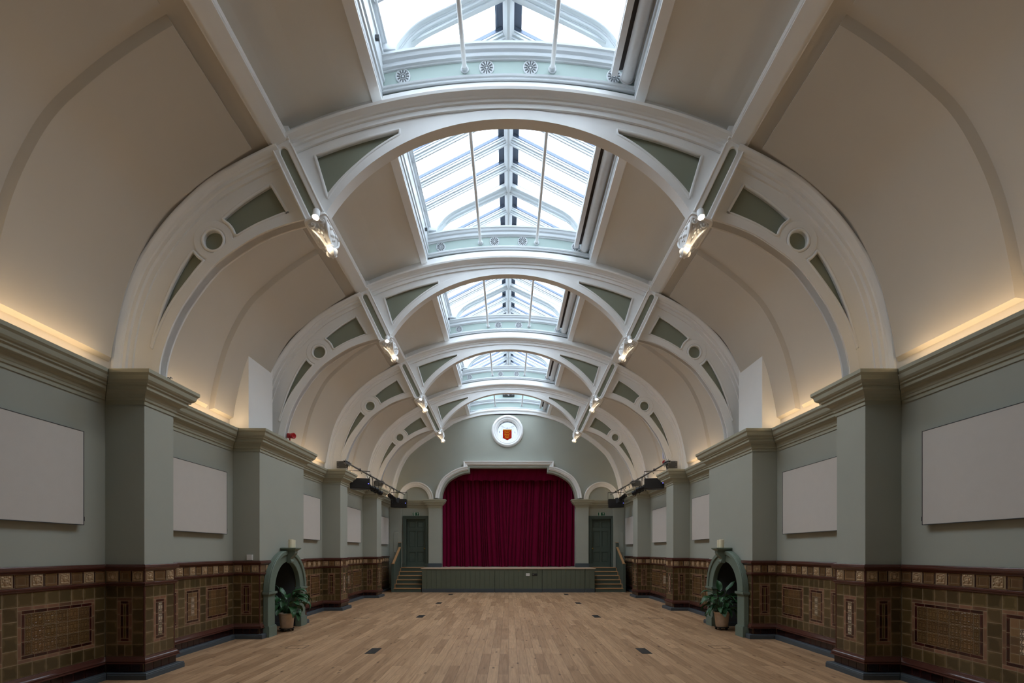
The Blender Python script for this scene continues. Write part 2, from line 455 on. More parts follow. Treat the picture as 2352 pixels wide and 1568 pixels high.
class Face:
    """a straight run of tiled dado: origin, direction, outward normal"""
    def __init__(s, mb, o, d, n): s.mb, s.o, s.d, s.n = mb, o, d, n
    def p(s, u, z, h=0.): return (s.o[0]+s.d[0]*u+s.n[0]*h, s.o[1]+s.d[1]*u+s.n[1]*h, z)
    def tile(s, u0, u1, z0, z1, m, h=0., tint=None, g=.0014):
        t = tint if tint is not None else random.uniform(.62, 1.22)
        t = (t*random.uniform(.96, 1.04), t, t*random.uniform(.92, 1.06))
        u0 += g; u1 -= g; z0 += g; z1 -= g; b = .003
        if u1-u0 < .008 or z1-z0 < .008: return
        A = [s.p(u0, z0, h-.008), s.p(u1, z0, h-.008), s.p(u1, z1, h-.008), s.p(u0, z1, h-.008)]
        B = [s.p(u0+b, z0+b, h), s.p(u1-b, z0+b, h), s.p(u1-b, z1-b, h), s.p(u0+b, z1-b, h)]
        uvB = [(.03, .03), (.97, .03), (.97, .97), (.03, .97)]
        s.mb.face(B, m, uvB, t)
        q = [(0, 0), (1, 0), (1, 1), (0, 1)]
        for i in range(4):
            j = (i+1) % 4; s.mb.face([A[i], A[j], B[j], B[i]], m, [q[i], q[j], uvB[j], uvB[i]], t)
    def strip(s, u0, u1, z0, z1, m, along, piece=.158, **k):
        n = max(1, round(((u1-u0) if along == 'u' else (z1-z0))/piece))
        for i in range(n):
            a, b = i/n, (i+1)/n
            if along == 'u': s.tile(u0+(u1-u0)*a, u0+(u1-u0)*b, z0, z1, m, **k)
            else: s.tile(u0, u1, z0+(z1-z0)*a, z0+(z1-z0)*b, m, **k)
    def ring(s, u0, u1, z0, z1, w, m, **k):
        s.strip(u0, u1, z1-w, z1, m, 'u', **k); s.strip(u0, u1, z0, z0+w, m, 'u', **k)
        s.strip(u0, u0+w, z0+w, z1-w, m, 'z', **k); s.strip(u1-w, u1, z0+w, z1-w, m, 'z', **k)
    def panel(s, u0, u1, z0, z1, kind):
        w = .043
        s.ring(u0, u1, z0, z1, w, 't_pink'); u0 += w; u1 -= w; z0 += w; z1 -= w
        w = .040
        s.ring(u0, u1, z0, z1, w, 't_ox', h=.001); u0 += w; u1 -= w; z0 += w; z1 -= w
        if kind == 'relief':
            nu, nz = max(1, (u1-u0)/.152), max(1, round((z1-z0)/.152))
            us = [u0]+([u0+(u1-u0)-.152*int(nu)] if nu-int(nu) > .25 else [])
            n = int(nu) if nu-int(nu) > .25 else round(nu); st = us[-1]; w2 = (u1-st)/n
            us += [st+w2*(i+1) for i in range(n)]
            for a, b in zip(us, us[1:]):
                for j in range(nz): s.tile(a, b, z0+(z1-z0)*j/nz, z0+(z1-z0)*(j+1)/nz, 't_rel', h=.002, tint=random.uniform(.8, 1.1))
        elif kind == 'lattice':
            n = 3
            for j in range(n): s.tile(u0, u1, z0+(z1-z0)*j/n, z0+(z1-z0)*(j+1)/n, 't_lat', h=.003, tint=random.uniform(.9, 1.05))
        elif kind == 'frame':
            w = .074 if u1-u0 < .3 else .1
            s.ring(u0, u1, z0, z1, w, 't_plain', piece=.1); u0 += w; u1 -= w; z0 += w; z1 -= w
            nu = max(1, round((u1-u0)/.15))
            for i in range(nu):
                for j in range(3): s.tile(u0+(u1-u0)*i/nu, u0+(u1-u0)*(i+1)/nu, z0+(z1-z0)*j/3, z0+(z1-z0)*(j+1)/3, 't_lat', h=.004, tint=random.uniform(.9, 1.08))
        elif kind == 'slot':
            s.strip(u0, u1, z0, z1, 't_green', 'z', piece=.16, tint=.9)
    def facetile(s, u0, u1, z0, z1):
        mb = s.mb; t = random.uniform(.92, 1.06); s.tile(u0, u1, z0, z1, 't_face', h=.001, tint=t*.8)
        R = Matrix(((s.d[0], s.n[0], 0), (s.d[1], s.n[1], 0), (0, 0, 1))); w = (u1-u0); k = w/.156
        uc, zc = (u0+u1)/2, (z0+z1)/2; e = lambda u, z, a, b, c: mb.ell(s.p(uc+u*k, zc+z, .002), (a*k, b, c), 't_face', 8, 5, R)
        e(0, -.006, .025, .022, .034); e(0, -.008, .006, .029, .012); e(0, .034, .03, .016, .010); e(0, -.052, .038, .010, .008)
        for q in (-1, 1):
            e(.056*q, 0, .007, .012, .052); e(.040*q, .052, .018, .012, .013); e(.030*q, .012, .010, .010, .016)
            e(.040*q, -.05, .018, .012, .011); e(.046*q, -.016, .010, .012, .012); e(.014*q, .058, .012, .010, .008); e(.009*q, -.002, .005, .025, .004)
    def plaintile(s, u0, u1, z0, z1):
        t = random.uniform(.85, 1.1)
        s.ring(u0, u1, z0, z1, min(.030, (u1-u0)*.22), 't_plain', h=.004, tint=t, piece=9, g=.0006)
        w = min(.030, (u1-u0)*.22)
        s.tile(u0+w, u1-w, z0+w, z1-w, 't_plain', h=-.0006, tint=t*.82, g=.0004)
    def frieze(s, u0, u1, first='plain'):
        z0, z1 = 1.300, 1.450; Lr = u1-u0
        if first == 'plain': n = max(1, round((Lr-.14)/.34)); fw = .15; pw = (Lr-n*fw-2*n*.024)/(n+1); seq = ['p']+['d', 'f', 'd', 'p']*n
        elif first == 'face': n = max(1, round((Lr-.156)/.34)); fw = .15; pw = (Lr-(n+1)*fw-2*n*.024)/n; seq = ['f']+['d', 'p', 'd', 'f']*n
        else: seq = ['p', 'd', 'f', 'd']; fw = min(.13, Lr*.5); pw = max(.03, Lr-fw-.048)
        if pw < .03: fw = (fw*2+pw-.06)/2; pw = .06
        u = u0
        for q in seq:
            w = {'p': pw, 'd': .024, 'f': fw}[q]
            if u+w > u1+.002: break
            if q == 'p': s.plaintile(u, u+w, z0, z1)
            elif q == 'd': s.tile(u, u+w, z0, z1, 't_black', tint=1.)
            else: s.facetile(u, u+w, z0, z1)
            u += w
    def field(s, u0, segs):
        """segs: ('col', w) or ('panel', w, kind)"""
        u = u0
        for sg in segs:
            w = sg[1]
            if sg[0] == 'col':
                for j in range(6): s.tile(u, u+w, F0+FR*j, F0+FR*(j+1), 't_olive')
            else:
                n = max(2, round(w/.156))
                for j in (0, 5): s.strip(u, u+w, F0+FR*j, F0+FR*(j+1), 't_olive', 'u', w/n)
                s.panel(u, u+w, F0+FR, F0+FR*5, sg[2])
            u += w
    def base(s, u0, u1):
        u0 += .018; u1 -= .018
        n = max(1, round((u1-u0)/.152))
        for i in range(n): s.tile(u0+(u1-u0)*i/n, u0+(u1-u0)*(i+1)/n, .088, .206, 't_black', h=.016)
    def back(s, u0, u1):
        s.mb.face([s.p(u0, .0, -.0016), s.p(u1, .0, -.0016), s.p(u1, 1.5, -.0016), s.p(u0, 1.5, -.0016)], 'grout')
def mouldings(root, path, s, inner='', cut=None):
    for pr, nm, q in ((CAPM, 'cap_moulding', .60), (LOWM, 'frieze_moulding', .80), (BASM, 'base_moulding', .905)):
        pt = list(path)
        if cut == 'e': pt[-1] = (pt[-1][0], NC-q)
        if cut == 's': pt[0] = (pt[0][0], NC+q)
        mb = MB(); sweep(mb, pt, pr, 'mould', 'xy', s, inner=inner); mb.build(nm, root, 40)
def fit(segs, Ln):
    """scale the column widths so that the run fills Ln"""
    pw = sum(q[1] for q in segs if q[0] == 'panel'); cw = sum(q[1] for q in segs if q[0] == 'col'); k = (Ln-pw)/cw
    return [(q[0], q[1]*k) if q[0] == 'col' else q for q in segs]

# ------------------------------------------------------------------ floor
mb = MB(); mb.box((-5.7, YB-.2, -.12), (5.7, 24.2, 0), 'floor')
fl = mb.build('floor', smooth=None); tag(fl, 'light oak plank floor running the length of the hall', 'floor', kind='structure')

# ------------------------------------------------------------------ side walls: plaster, tiled dado, cornice, skirting (all structure)
BAYS = [(YB, 6.525), (7.11, 9.55), (11.62, 14.14), (14.775, 18.06), (18.73, 22.05)]
for s in (-1, 1):
    W = s*WALL[s]
    wr = thing('wall_'+SIDE[s], f'sage green {SIDE[s]} wall above a brown tiled dado', 'wall', (0, 0, 0), kind='structure')
    mb = MB(); mb.box((W+s*.01, YB, 0), (W+s*.2, 24.2, 4.3), 'sage')
    mb.build('plaster', wr, None)
    for bi, (a, b) in enumerate(BAYS):
        mb = MB()
        y0 = a if bi else 3.25
        if bi: y0 += .004; a += .004
        b -= .004; Ln = b-y0
        F = Face(mb, (W, y0), (0, 1), (-s, 0))
        if Ln > 3: segs = [('col', .156), ('panel', 1.0, 'relief'), ('col', .156), ('panel', .62, 'frame'), ('col', .156), ('panel', 1.0, 'relief'), ('col', .156)]
        else: segs = [('col', .156), ('panel', .68, 'relief'), ('col', .156), ('panel', .40, 'frame'), ('col', .156), ('panel', .68, 'relief'), ('col', .156)]
        F.field(0, fit(segs, Ln)); F.frieze(0.0, Ln); F.base(0, Ln); F.back(a-y0, Ln)
        mb.build('tile_dado', wr)
        inn = ('s' if bi else '')+'e'
        mouldings(wr, [(W, a), (W, b)], s, inn)
        mb = MB(); sweep(mb, [(W, a), (W, b)], CORN, 'cornice', 'xy', s, inner=inn); mb.build('cornice', wr, 19)
        mb = MB(); sweep(mb, [(W, a), (W, b)], SKIR, 'skirt', 'xy', s, inner=inn); mb.build('skirting', wr, 30)

# ------------------------------------------------------------------ pilasters
ORD = ['nearest', 'second', 'third', 'fourth', 'farthest']
def niche_pts(c, a, zs, b, zlo=0., n=28, a2=None):
    return [(c-a, zlo)]+[(c-a*cos(pi*i/n), zs+b*sin(pi*i/n)) for i in range(n+1)]+[(c+a, zlo)]
NC = 10.545
FLUE = []
for s in (-1, 1):
    W = s*(WALL[s]-.004); P = s*PIL[s]
    for k, (y0, y1) in enumerate(PILS):
        lab = [f'slim sage pilaster closest to the camera on the {SIDE[s]} wall', f'broad chimney pilaster holding the arched niche on the {SIDE[s]} wall',
               f'slim sage pilaster just past the niche on the {SIDE[s]} wall', f'slim sage pilaster closest to the stage steps on the {SIDE[s]} wall'][k]
        r = thing('pilaster', lab, 'pilaster', (0, 0, 0), 'tiled pilasters along the side walls')
        i = .010
        mb = MB(); X0 = s*(WALL[s]+.008); X1 = P
        mb.box((X0, y0+i, 1.50), (X1+s*i, y1-i, 4.085), 'sage')
        if k != 1: mb.box((X0, y0+i, 0), (X1+s*i, y1-i, 1.52), 'grout')
        else:
            mb.box((X0, y0+i, 0), (X1+s*i, NC-.63, 1.52), 'grout'); mb.box((X0, NC+.63, 0), (X1+s*i, y1-i, 1.52), 'grout')
        mb.build('shaft', r, None)
        path = [(W, y0), (P, y0), (P, y1), (W, y1)]
        mb = MB(); sweep(mb, path, CORN, 'cornice', 'xy', s, inner='se')
        e = .226; mb.face([(W-s*.24, y0-e, 4.0925), (P-s*e, y0-e, 4.0925), (P-s*e, y1+e, 4.0925), (W-s*.24, y1+e, 4.0925)], 'cornice')
        mb.build('capital', r, 19)
        D = abs(W-P); mb = MB()
        Fn = Face(mb, (W, y0), (-s, 0), (0, -1)); Ff = Face(mb, (P, y0), (0, 1), (-s, 0)); Fr = Face(mb, (W, y1), (-s, 0), (0, 1))
        side = fit([('col', .16), ('panel', .20, 'slot'), ('col', .16)], D-.012)
        for F in (Fn, Fr):
            F.field(0, side); F.frieze(.02, D-.016, 'face'); F.base(0, D-.002); F.back(.0, D-.01)
        wd = y1-y0
        if k != 1:
            Ff.field(.012, fit([('col', .15), ('panel', .25, 'lattice'), ('col', .15)], wd-.024)); Ff.frieze(.016, wd-.016, 'face'); Ff.base(-.03, wd+.03)
            Ff.back(.01, wd-.01); paths = [path]
        else:
            a, b = NC-.60-y0, NC+.60-y0
            Ff.field(.012, [('col', .15), ('col', .15), ('col', max(.05, a-.312))]); Ff.frieze(.016, a, 'edge'); Ff.base(-.03, NC-.905-y0+.018); Ff.back(.01, a); Ff.back(b, wd-.01)
            Ff.field(b, [('col', .15), ('col', .15), ('col', wd-b-.312)])
            G = Face(mb, (P, y1), (0, -1), (-s, 0)); G.frieze(.016, wd-b, 'edge'); G.base(-.03, y1-NC-.905+.018)
            paths = [[(W, y0), (P, y0), (P, y0+a)], [(P, y0+b), (P, y1), (W, y1)]]
        mb.build('tile_dado', r)
        for pi_, p in enumerate(paths):
            mouldings(r, p, s, 'se' if k != 1 else ('s' if pi_ == 0 else 'e'), None if k != 1 else 'es'[pi_])
        # round glazed corner beads
        for yy in (y0+.006, y1-.006):
            mb = MB(); mb.tube([(P+s*.006, yy, .29), (P+s*.006, yy, 1.25)], .014, 'mould', 10); mb.tube([(P+s*.006, yy, 1.29), (P+s*.006, yy, 1.46)], .014, 'mould', 10); mb.build('corner_bead', r, 40)
        for p in (paths if k != 1 else [[(W, y0), (P, y0), (P, NC-.89)], [(P, NC+.89), (P, y1), (W, y1)]]):
            mb = MB(); sweep(mb, p, SKIR, 'skirt', 'xy', s, cap=True, inner='se' if k != 1 else ('s' if p[0][0] == W else 'e')); mb.build('skirting', r, 30)
        if k == 1:   # white casing of the flue, standing on the capital in front of the arch
            FLUE.append(s)
    # arched niche: surround, imposts, plinth blocks, keystone bracket, recess
    S = 'beside' 
    r = thing('arched_niche', f'grey green arched niche surround with bracket shelf on the {SIDE[s]} chimney pilaster', 'niche', (0, 0, 0), 'arched niches')
    xo = P-s*.11
    outer = niche_pts(NC, .885, .91, .83); inner = niche_pts(NC, .60, .91, .587)
    plate('surround', [outer+list(reversed(inner))], P-s*.006, xo, 'niche', r, .008, 'yz')
    mb = MB()
    ring_o = niche_pts(NC, .885, .91, .83, .91); ring_i = niche_pts(NC, .80, .91, .745, .91)
    mb.build if False else None
    plate('outer_moulding', [ring_o[1:-1]+list(reversed(ring_i[1:-1]))], xo+s*.002, xo-s*.028, 'niche', r, .007, 'yz')
    for q in (-1, 1):
        yc = NC+q*.7425
        mb = MB(); x0, x1 = P-s*.008, xo-s*.035
        mb.box((x0, yc-.155, .835), (x1+s*.02, yc+.155, .86), 'niche'); mb.box((x0, yc-.175, .86), (x1, yc+.175, .905), 'niche'); mb.build('impost', r, None)
        mb = MB(); mb.box((x0, yc-.16, 0), (xo-s*.03, yc+.16, .20), 'niche'); mb.box((x0, yc-.15, .2), (xo-s*.018, yc+.15, .222), 'niche'); mb.build('plinth_block', r, None)
    prof = [(0, 1.74), (.17, 1.74), (.175, 1.70), (.16, 1.655), (.125, 1.62), (.09, 1.59), (.075, 1.56), (.085, 1.525), (.10, 1.50), (.09, 1.475), (0, 1.465)]
    plate('keystone_bracket', [[(xo-s*.003-s*a, z) for a, z in prof]], NC-.065, NC+.065, 'niche', r, .006, 'xz')
    mb = MB()
    rows = []
    for dz, g in ((1.735, .0), (1.755, .025), (1.772, .05), (1.775, .055), (1.798, .06), (1.80, .055)):
        w = .085+g; xa, xb = P, xo-s*(.17+g*.9)
        rows.append([(xa, NC-w, dz), (xb, NC-w, dz), (xb, NC+w, dz), (xa, NC+w, dz)])
    mb.grid(rows, 'niche', True); mb.face(rows[-1], 'niche'); mb.face(rows[0][::-1], 'niche'); mb.build('bracket_shelf', r, 30)
    mb = MB(); xb = W-s*.02
    ya, yb, zt = NC-.615, NC+.615, 1.496
    mb.face([(xb, ya, 0), (xb, yb, 0), (xb, yb, zt), (xb, ya, zt)], 'charcoal')
    for yy in (ya, yb): mb.face([(P+s*.013, yy, 0), (xb, yy, 0), (xb, yy, zt), (P+s*.013, yy, zt)], 'charcoal')
    mb.face([(P+s*.013, ya, zt), (P+s*.013, yb, zt), (xb, yb, zt), (xb, ya, zt)], 'charcoal')
    mb.box((xb, NC-.42, .12), (xb-s*.012, NC+.42, 1.02), 'charcoal'); mb.box((xb, NC-.36, .18), (xb-s*.03, NC+.36, .96), 'charcoal')
    for yy in (ya, yb): mb.box((P+s*.02, yy, 0), (xb, yy+(.03 if yy == ya else -.03), .09), 'skirt')
    mb.build('recess', r, 30)
    # candles
    for j, (dy, h, rr) in enumerate([(-.04, .178, .052), (.062, .17, .050)]):
        mb = MB(); c = (xo-s*.075, NC+dy, 1.80)
        mb.lathe([(rr*.98, 0), (rr, .006), (rr, h-.012), (rr*.97, h-.003), (rr*.86, h), (rr*.78, h-.006), (rr*.3, h-.013), (.001, h-.014)], c, 'wax', 28)
        side = 'nearer' if j == 0 else 'farther'
        o = mb.build('candle', None, 50)
        tag(o, f'{side} ivory pillar candle on the bracket shelf of the {SIDE[s]} niche', 'candle', 'pillar candles')
        wk = MB(); wk.tube([(c[0], c[1], 1.80+h-.015), (c[0], c[1]+.002, 1.80+h+.012)], .0018, 'black', 6); wk.build('wick', o)

# ------------------------------------------------------------------ acoustic panels
spans = [(3.65, 6.12), (7.42, 9.235), (11.93, 13.80), (15.2, 17.62), (19.15, 21.7)]
names = ['nearest the camera', 'just before the niche pilaster', 'just past the niche pilaster', 'below the lighting bar', 'nearest the stage steps']
for s in (-1, 1):
    for (a, b), nm in zip(spans, names):
        r = thing('acoustic_panel', f'pale rectangular acoustic panel on the {SIDE[s]} wall, {nm}', 'wall panel', (0, 0, 0), 'acoustic wall panels')
        W = s*WALL[s]
        mb = MB(); x0, x1 = W-s*.028, W-s*.068; mb.box((x0, a+.008, 2.052), (x1, b-.008, 3.222), 'panel'); mb.build('panel_board', r, None)
        mb = MB()
        for ya, yb, za, zb in ((a, b, 2.044, 2.0515), (a, b, 3.2225, 3.23), (a, a+.0075, 2.05, 3.224), (b-.0075, b, 2.05, 3.224)): mb.box((W-s*.03, ya, za), (W-s*.071, yb, zb), 'edge')
        mb.build('edge_frame', r, None)
        mb = MB()
        mb.box((W-s*.002, a+.15, 2.2), (W-s*.029, a+.2, 3.1), 'edge'); mb.box((W-s*.002, b-.2, 2.2), (W-s*.029, b-.15, 3.1), 'edge')
        mb.build('wall_batten', r, None)
        mb = MB(); mb.box((W-s*.03, b-.001, 2.095), (W-s*.066, b+.014, 2.15), 'black'); mb.box((W-s*.04, b+.012, 2.105), (W-s*.056, b+.02, 2.125), 'black'); mb.build('latch', r, None)
# ------------------------------------------------------------------ ceiling: coves with raised plaster panels, sloping flats beside the skylight
CV = crom([(5.432, 4.098), (5.393, 4.5), (5.225, 5.228), (5.01, 5.767), (4.72, 6.24), (4.352, 6.588), (3.99, 6.868), (3.594, 7.125), (3.17, 7.36)], 8)
cr = thing('ceiling', 'cream vaulted plaster ceiling with curved side coves', 'ceiling', (0, 0, 0), kind='structure')
def arcz(x, R, crown): return crown-R+sqrt(R*R-x*x)
def flatz(x): return .842+sqrt(7.4**2-x*x)
for s in (-1, 1):
    mb = MB(); ys = [YB]+GRID+[YE+.02]
    mb.grid([[(fx(s, x), y, z) for x, z in CV] for y in ys], 'cream'); mb.build('cove', cr, 60)
    # two raised panels to each bay
    edges = [-1.0]+GRID
    for i in range(len(edges)-1):
        a, b = edges[i]+.26, edges[i+1]-.26; mid = (edges[i]+edges[i+1])/2 if i else .95
        for pa, pb in ((a, mid-.045), (mid+.045, b)):
            if pb < 2.4: continue
            base = [p for p in CV if p[1] > 4.27 and p[0] > 3.44]
            nr = normals2(base); rows = []
            for p, n in zip(base, nr):
                n = n if n.x < 0 or n.y < 0 else -n
                rows.append((Vector(p), n))
            t = .07; iv = .05; G = []
            lo = rows[0][0]+(rows[1][0]-rows[0][0]).normalized()*iv; hi = rows[-1][0]
            core = [lo+rows[0][1]*t]+[p+n*t for p, n in rows[1:-1]]+[hi+rows[-1][1]*t]
            bs = [p-n*.004 for p, n in rows]
            P3 = lambda q, y: (fx(s, q.x), y, q.y)
            m = len(core)
            mb = MB(); mb.grid([[P3(q, pa+iv) for q in core], [P3(q, pb-iv) for q in core]], 'cream')
            mb.grid([[P3(q, pa) for q in bs], [P3(q, pa+iv) for q in core]], 'cream'); mb.grid([[P3(q, pb) for q in bs], [P3(q, pb-iv) for q in core]], 'cream')
            mb.face([P3(bs[0], pa), P3(bs[0], pb), P3(core[0], pb-iv), P3(core[0], pa+iv)], 'cream')
            mb.face([P3(bs[-1], pa), P3(bs[-1], pb), P3(core[-1], pb-iv), P3(core[-1], pa+iv)], 'cream')
            mb.build('cove_panel', cr, 30, True)
    # sloping flats, in three boards
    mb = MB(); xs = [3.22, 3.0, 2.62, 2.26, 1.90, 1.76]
    mb.grid([[(s*x, y, flatz(x)) for x in xs] for y in (YB, YE+.02)], 'cream_brightened'); mb.build('sloping_flat', cr, 2)
    # cover ribs lying against the joint with the roof lights
    mb = MB(); mb.grid([[(s*x, y, z) for x, z in ((1.895, flatz(1.895)+.01), (1.895, 7.958), (1.888, 7.952), (1.764, 7.99), (1.759, 7.996), (1.759, 8.03))] for y in (YB, YE)], 'white'); mb.build('lantern_architrave', cr, 30)
for s in FLUE:
    mb = MB(); mb.box((fx(s, 5.44), 9.40, 4.10), (fx(s, 5.05), 10.35, 5.74), 'white'); mb.build('flue_casing', cr, None)
mb = MB()  # unseen shell added round the plaster to stop sky light leaking in
sh = [(5.65, 0.), (5.65, 7.7), (1.80, 8.62), (1.80, 8.0)]
for s in (-1, 1): mb.grid([[(s*x, y, z) for x, z in sh] for y in (YB-.2, 22.42)], 'charcoal')
mb.face([(-1.8, YB-.2, 8.3), (1.8, YB-.2, 8.3), (1.8, 2.95, 8.3), (-1.8, 2.95, 8.3)], 'cream')  # solid cover added over the unseen near bay to keep it dim
mb.face([(-1.8, 2.95, 7.9), (1.8, 2.95, 7.9), (1.8, 2.95, 10.0), (-1.8, 2.95, 10.0)], 'cream')
mb.build('roof_light_shield', cr, None)
mb = MB(); mb.box((-5.8, YB-.2, 0), (5.8, YB, 10), 'sage'); mb.build('wall_back', None, None)
tag(bpy.data.objects['wall_back'], 'plain sage rear wall behind the camera', 'wall', kind='structure')

# ------------------------------------------------------------------ long roof beams between the cove and the flats
def beam_prof(s):
    a = Vector((3.216, 7.248)); b = Vector((3.04, 7.345)); n = Vector((.483, .876))
    u = (b-a).normalized()
    pts = [a+n*.22-u*.05, a+n*.05-u*.05, a+n*.03-u*.035, a+n*.03-u*.0, a, b, b+n*.02+u*.004, b+n*.025+u*.022, b+n*.06+u*.026, b+n*.075+u*.045, b+n*.13+u*.05, b+n*.15+u*.03, b+n*.36+u*.03]
    return [(s*p.x, p.y) for p in pts]
bl = ['above the nearest bay', 'over the bay with the niche', 'over the middle bay', 'over the fourth bay', 'over the last bay before the stage']
BE = [YB]+RIBS+[YE]
for s in (-1, 1):
    for i in range(5):
        mb = MB(); a, b = BE[i], BE[i+1]
        a += .14 if i else 0; b -= .14 if i < 4 else 0
        mb.grid([[(x, y, z) for x, z in beam_prof(s)] for y in (a, b)], 'white')
        o = mb.build('roof_beam', None, 25); tag(o, f'long cream moulded roof beam on the {SIDE[s]} side, {bl[i]}', 'beam', 'roof beams')

# ------------------------------------------------------------------ arched roof trusses (built once at y = 0, then copied to each pilaster line)
A = [(4.871, 4.10), (4.868, 4.22), (4.843, 4.40), (4.752, 4.70), (4.60, 5.03), (4.45, 5.27), (4.235, 5.555), (4.01, 5.78), (3.545, 6.09), (3.198, 6.24), (2.873, 6.33), (2.62, 6.37)]
Bp = [(4.975, 4.547), (4.866, 4.846), (4.705, 5.159), (4.472, 5.483), (4.264, 5.739), (4.05, 5.93), (3.823, 6.086), (3.545, 6.249), (3.313, 6.352), (3.083, 6.441)]
Cp = [(4.985, 4.56), (4.936, 4.75), (4.843, 5.055), (4.705, 5.402), (4.565, 5.668), (4.426, 5.877), (4.22, 6.13), (3.985, 6.352), (3.777, 6.527), (3.545, 6.689), (3.313, 6.828)]
Dp = [(5.25, 4.09), (5.245, 4.268), (5.195, 4.68), (5.10, 5.101), (4.95, 5.50), (4.80, 5.76), (4.56, 6.09), (4.27, 6.40), (3.96, 6.665), (3.545, 6.90), (3.22, 7.06), (3.11, 7.11)]
RC = Vector((4.119, 6.05)); RR = .31
cA, cB, cC, cD = crom(A, 5), crom(Bp, 6), crom(Cp, 6), crom(Dp, 6)
def arch_c(x): return 7.735-2.41*(1-sqrt(max(0, 1-(x/2.86)**2)))   # intrados of the middle arch
def xs(pts, s): return [(fx(s, p[0]), p[1]) for p in pts]
strutT, strutB = Vector((3.128, 7.297)), Vector((2.628, 6.245))
sd = (strutB-strutT).normalized(); sn = Vector((-sd.y, sd.x))       # along / across the strut (right-hand version is mirrored)
if sn.x > 0: sn = -sn                                                # towards the middle of the hall (smaller |x|)
def spt(s, u, v): q = strutT+sd*u+sn*v; return (s*q.x, q.y)
SL = (strutB-strutT).length
TR = thing('roof_truss', '', 'roof truss', (0, 0, 0), 'arched roof trusses')
FASC = [(-.01, .095), (.052, .095), (.056, .135), (.098, .138), (.102, .16), (.118, .175), (.126, .205), (.14, .228), (.156, .236), (.172, .236), (.176, .14), (.34, .14)]
FULL = [(n, -h) for n, h in reversed(FASC)]+FASC
BAND = [(.0, -.082), (.0, .082), (.135, .082), (.145, .07), (.145, -.07), (.135, -.082)]
for s in (-1, 1):
    sw = -1 if s == -1 else 1
    # curves run from the wall up to the strut; the outward side differs with s
    mb = MB(); sweep(mb, xs(cA, s), BAND, 'white', 'xz', -1 if s == 1 else 1, closeprof=True, cap=True); 
    mb.build('side_arch', TR, 35)
    mb = MB(); sweep(mb, xs(cD, s), FULL, 'white', 'xz', -1 if s == 1 else 1, cap=True); mb.build('side_fascia', TR, 22)
    # web with openings
    ci = lambda cur: [Vector(p) for p in cur]
    lowC = [p for p in ci(cC) if (p-RC).length > RR and p.y < RC.y+.05 and p.x > RC.x]; upC = [p for p in ci(cC) if (p-RC).length > RR and p.y > RC.y and p.x < RC.x+.1]
    lowB = [p for p in ci(cB) if (p-RC).length > RR and p.y < RC.y and p.x > RC.x-.1]; upB = [p for p in ci(cB) if (p-RC).length > RR and p.y > RC.y-.3 and p.x < RC.x-.05]
    def arc(p, q, sgn):
        a0 = atan2(p.y-RC.y, p.x-RC.x); a1 = atan2(q.y-RC.y, q.x-RC.x); d = a1-a0
        while d > pi: d -= 2*pi
        while d < -pi: d += 2*pi
        return [RC+Vector((cos(a0+d*i/12), sin(a0+d*i/12)))*RR for i in range(13)]
    low = lowC+arc(lowC[-1], lowB[-1], 1)+list(reversed(lowB))
    # stile edge, parallel to the strut
    upC2 = [p for p in upC if (p-strutT).dot(sn) < -.27]; upB2 = [p for p in upB if (p-strutT).dot(sn) < -.27]
    up = upC2+list(reversed(upB2))+arc(upB2[0], upC2[0], 1)[1:-1]
    low, up = [(p.x, p.y) for p in low], [(p.x, p.y) for p in up]
    webA = [p for p in cA]; webD = [p for p in cD]
    out = webD+[tuple(strutT+sd*.1), tuple(strutB-sd*.05)]+list(reversed(webA))
    rc = circ(RC.x, RC.y, .135, 36)
    plate('web', [xs(out, s), xs(low, s), xs(up, s), xs(rc, s)], -.068, .068, 'white', TR, .012)
    for nm, lp in (('lower_panel', low), ('upper_panel', up), ('roundel_panel', rc)):
        big = lp
        plate(nm, [xs(big, s)], -.02, .02, 'sage_panel', TR)
    # mouldings round the openings
    mb = MB()
    for yy in (-.070, .070):
        for lp in (low, up):
            q = xs(lp, s); nr = normals2(q, True)
            mb.tube([(a, yy, b) for a, b in q]+[(q[0][0], yy, q[0][1])], .021, 'white', 8, False)
        for rad, tr in ((.15, .02), (.195, .012)):
            q = xs(circ(RC.x, RC.y, rad, 36), s); mb.tube([(a, yy, b) for a, b in q+[q[0]]], tr, 'white', 8, False)
        # dished ring round the roundel
    mb.build('panel_moulding', TR, 50)
    ro, ri = circ(RC.x, RC.y, .278, 44), circ(RC.x, RC.y, .17, 44)
    plate('roundel_ring', [xs(ro, s), xs(ri, s)], -.08, .08, 'white', TR, .012)
    # strut with a recessed slot
    w = .135
    outl = [spt(s, -.03, -w), spt(s, SL-.10, -w), spt(s, SL-.03, -w*.86), spt(s, SL, -w*.6), spt(s, SL, w), spt(s, -.03, w)]
    sl = [spt(s, .11, -.055), spt(s, SL-.10, -.055), spt(s, SL-.05, -.035), spt(s, SL-.05, .03), spt(s, SL-.10, .05), spt(s, .11, .05)]+[spt(s, .11-.052*sin(pi*i/8), .05*cos(pi*i/8)-.0025) for i in range(1, 8)]
    st = plate('strut', [outl, sl], -.19, .19, 'white', TR, .012)
    plate('strut_slot', [sl], -.165, .165, 'sage_panel', st)
    mb = MB()  # moulded outer edge of the strut
    for v in (-w+.005, w-.005):
        for yy in (-.185, .185): mb.tube([(spt(s, .05, v)[0], yy, spt(s, .05, v)[1]), (spt(s, SL-.08, v)[0], yy, spt(s, SL-.08, v)[1])], .016, 'white', 8)
    for yy in (-1, 1):
        c = spt(s, -.04, .10); mb.box((c[0]-.05, .10*yy, c[1]-.02), (c[0]+.05, .22*yy, c[1]+.14), 'white')
    mb.build('strut_bead', TR, 40)
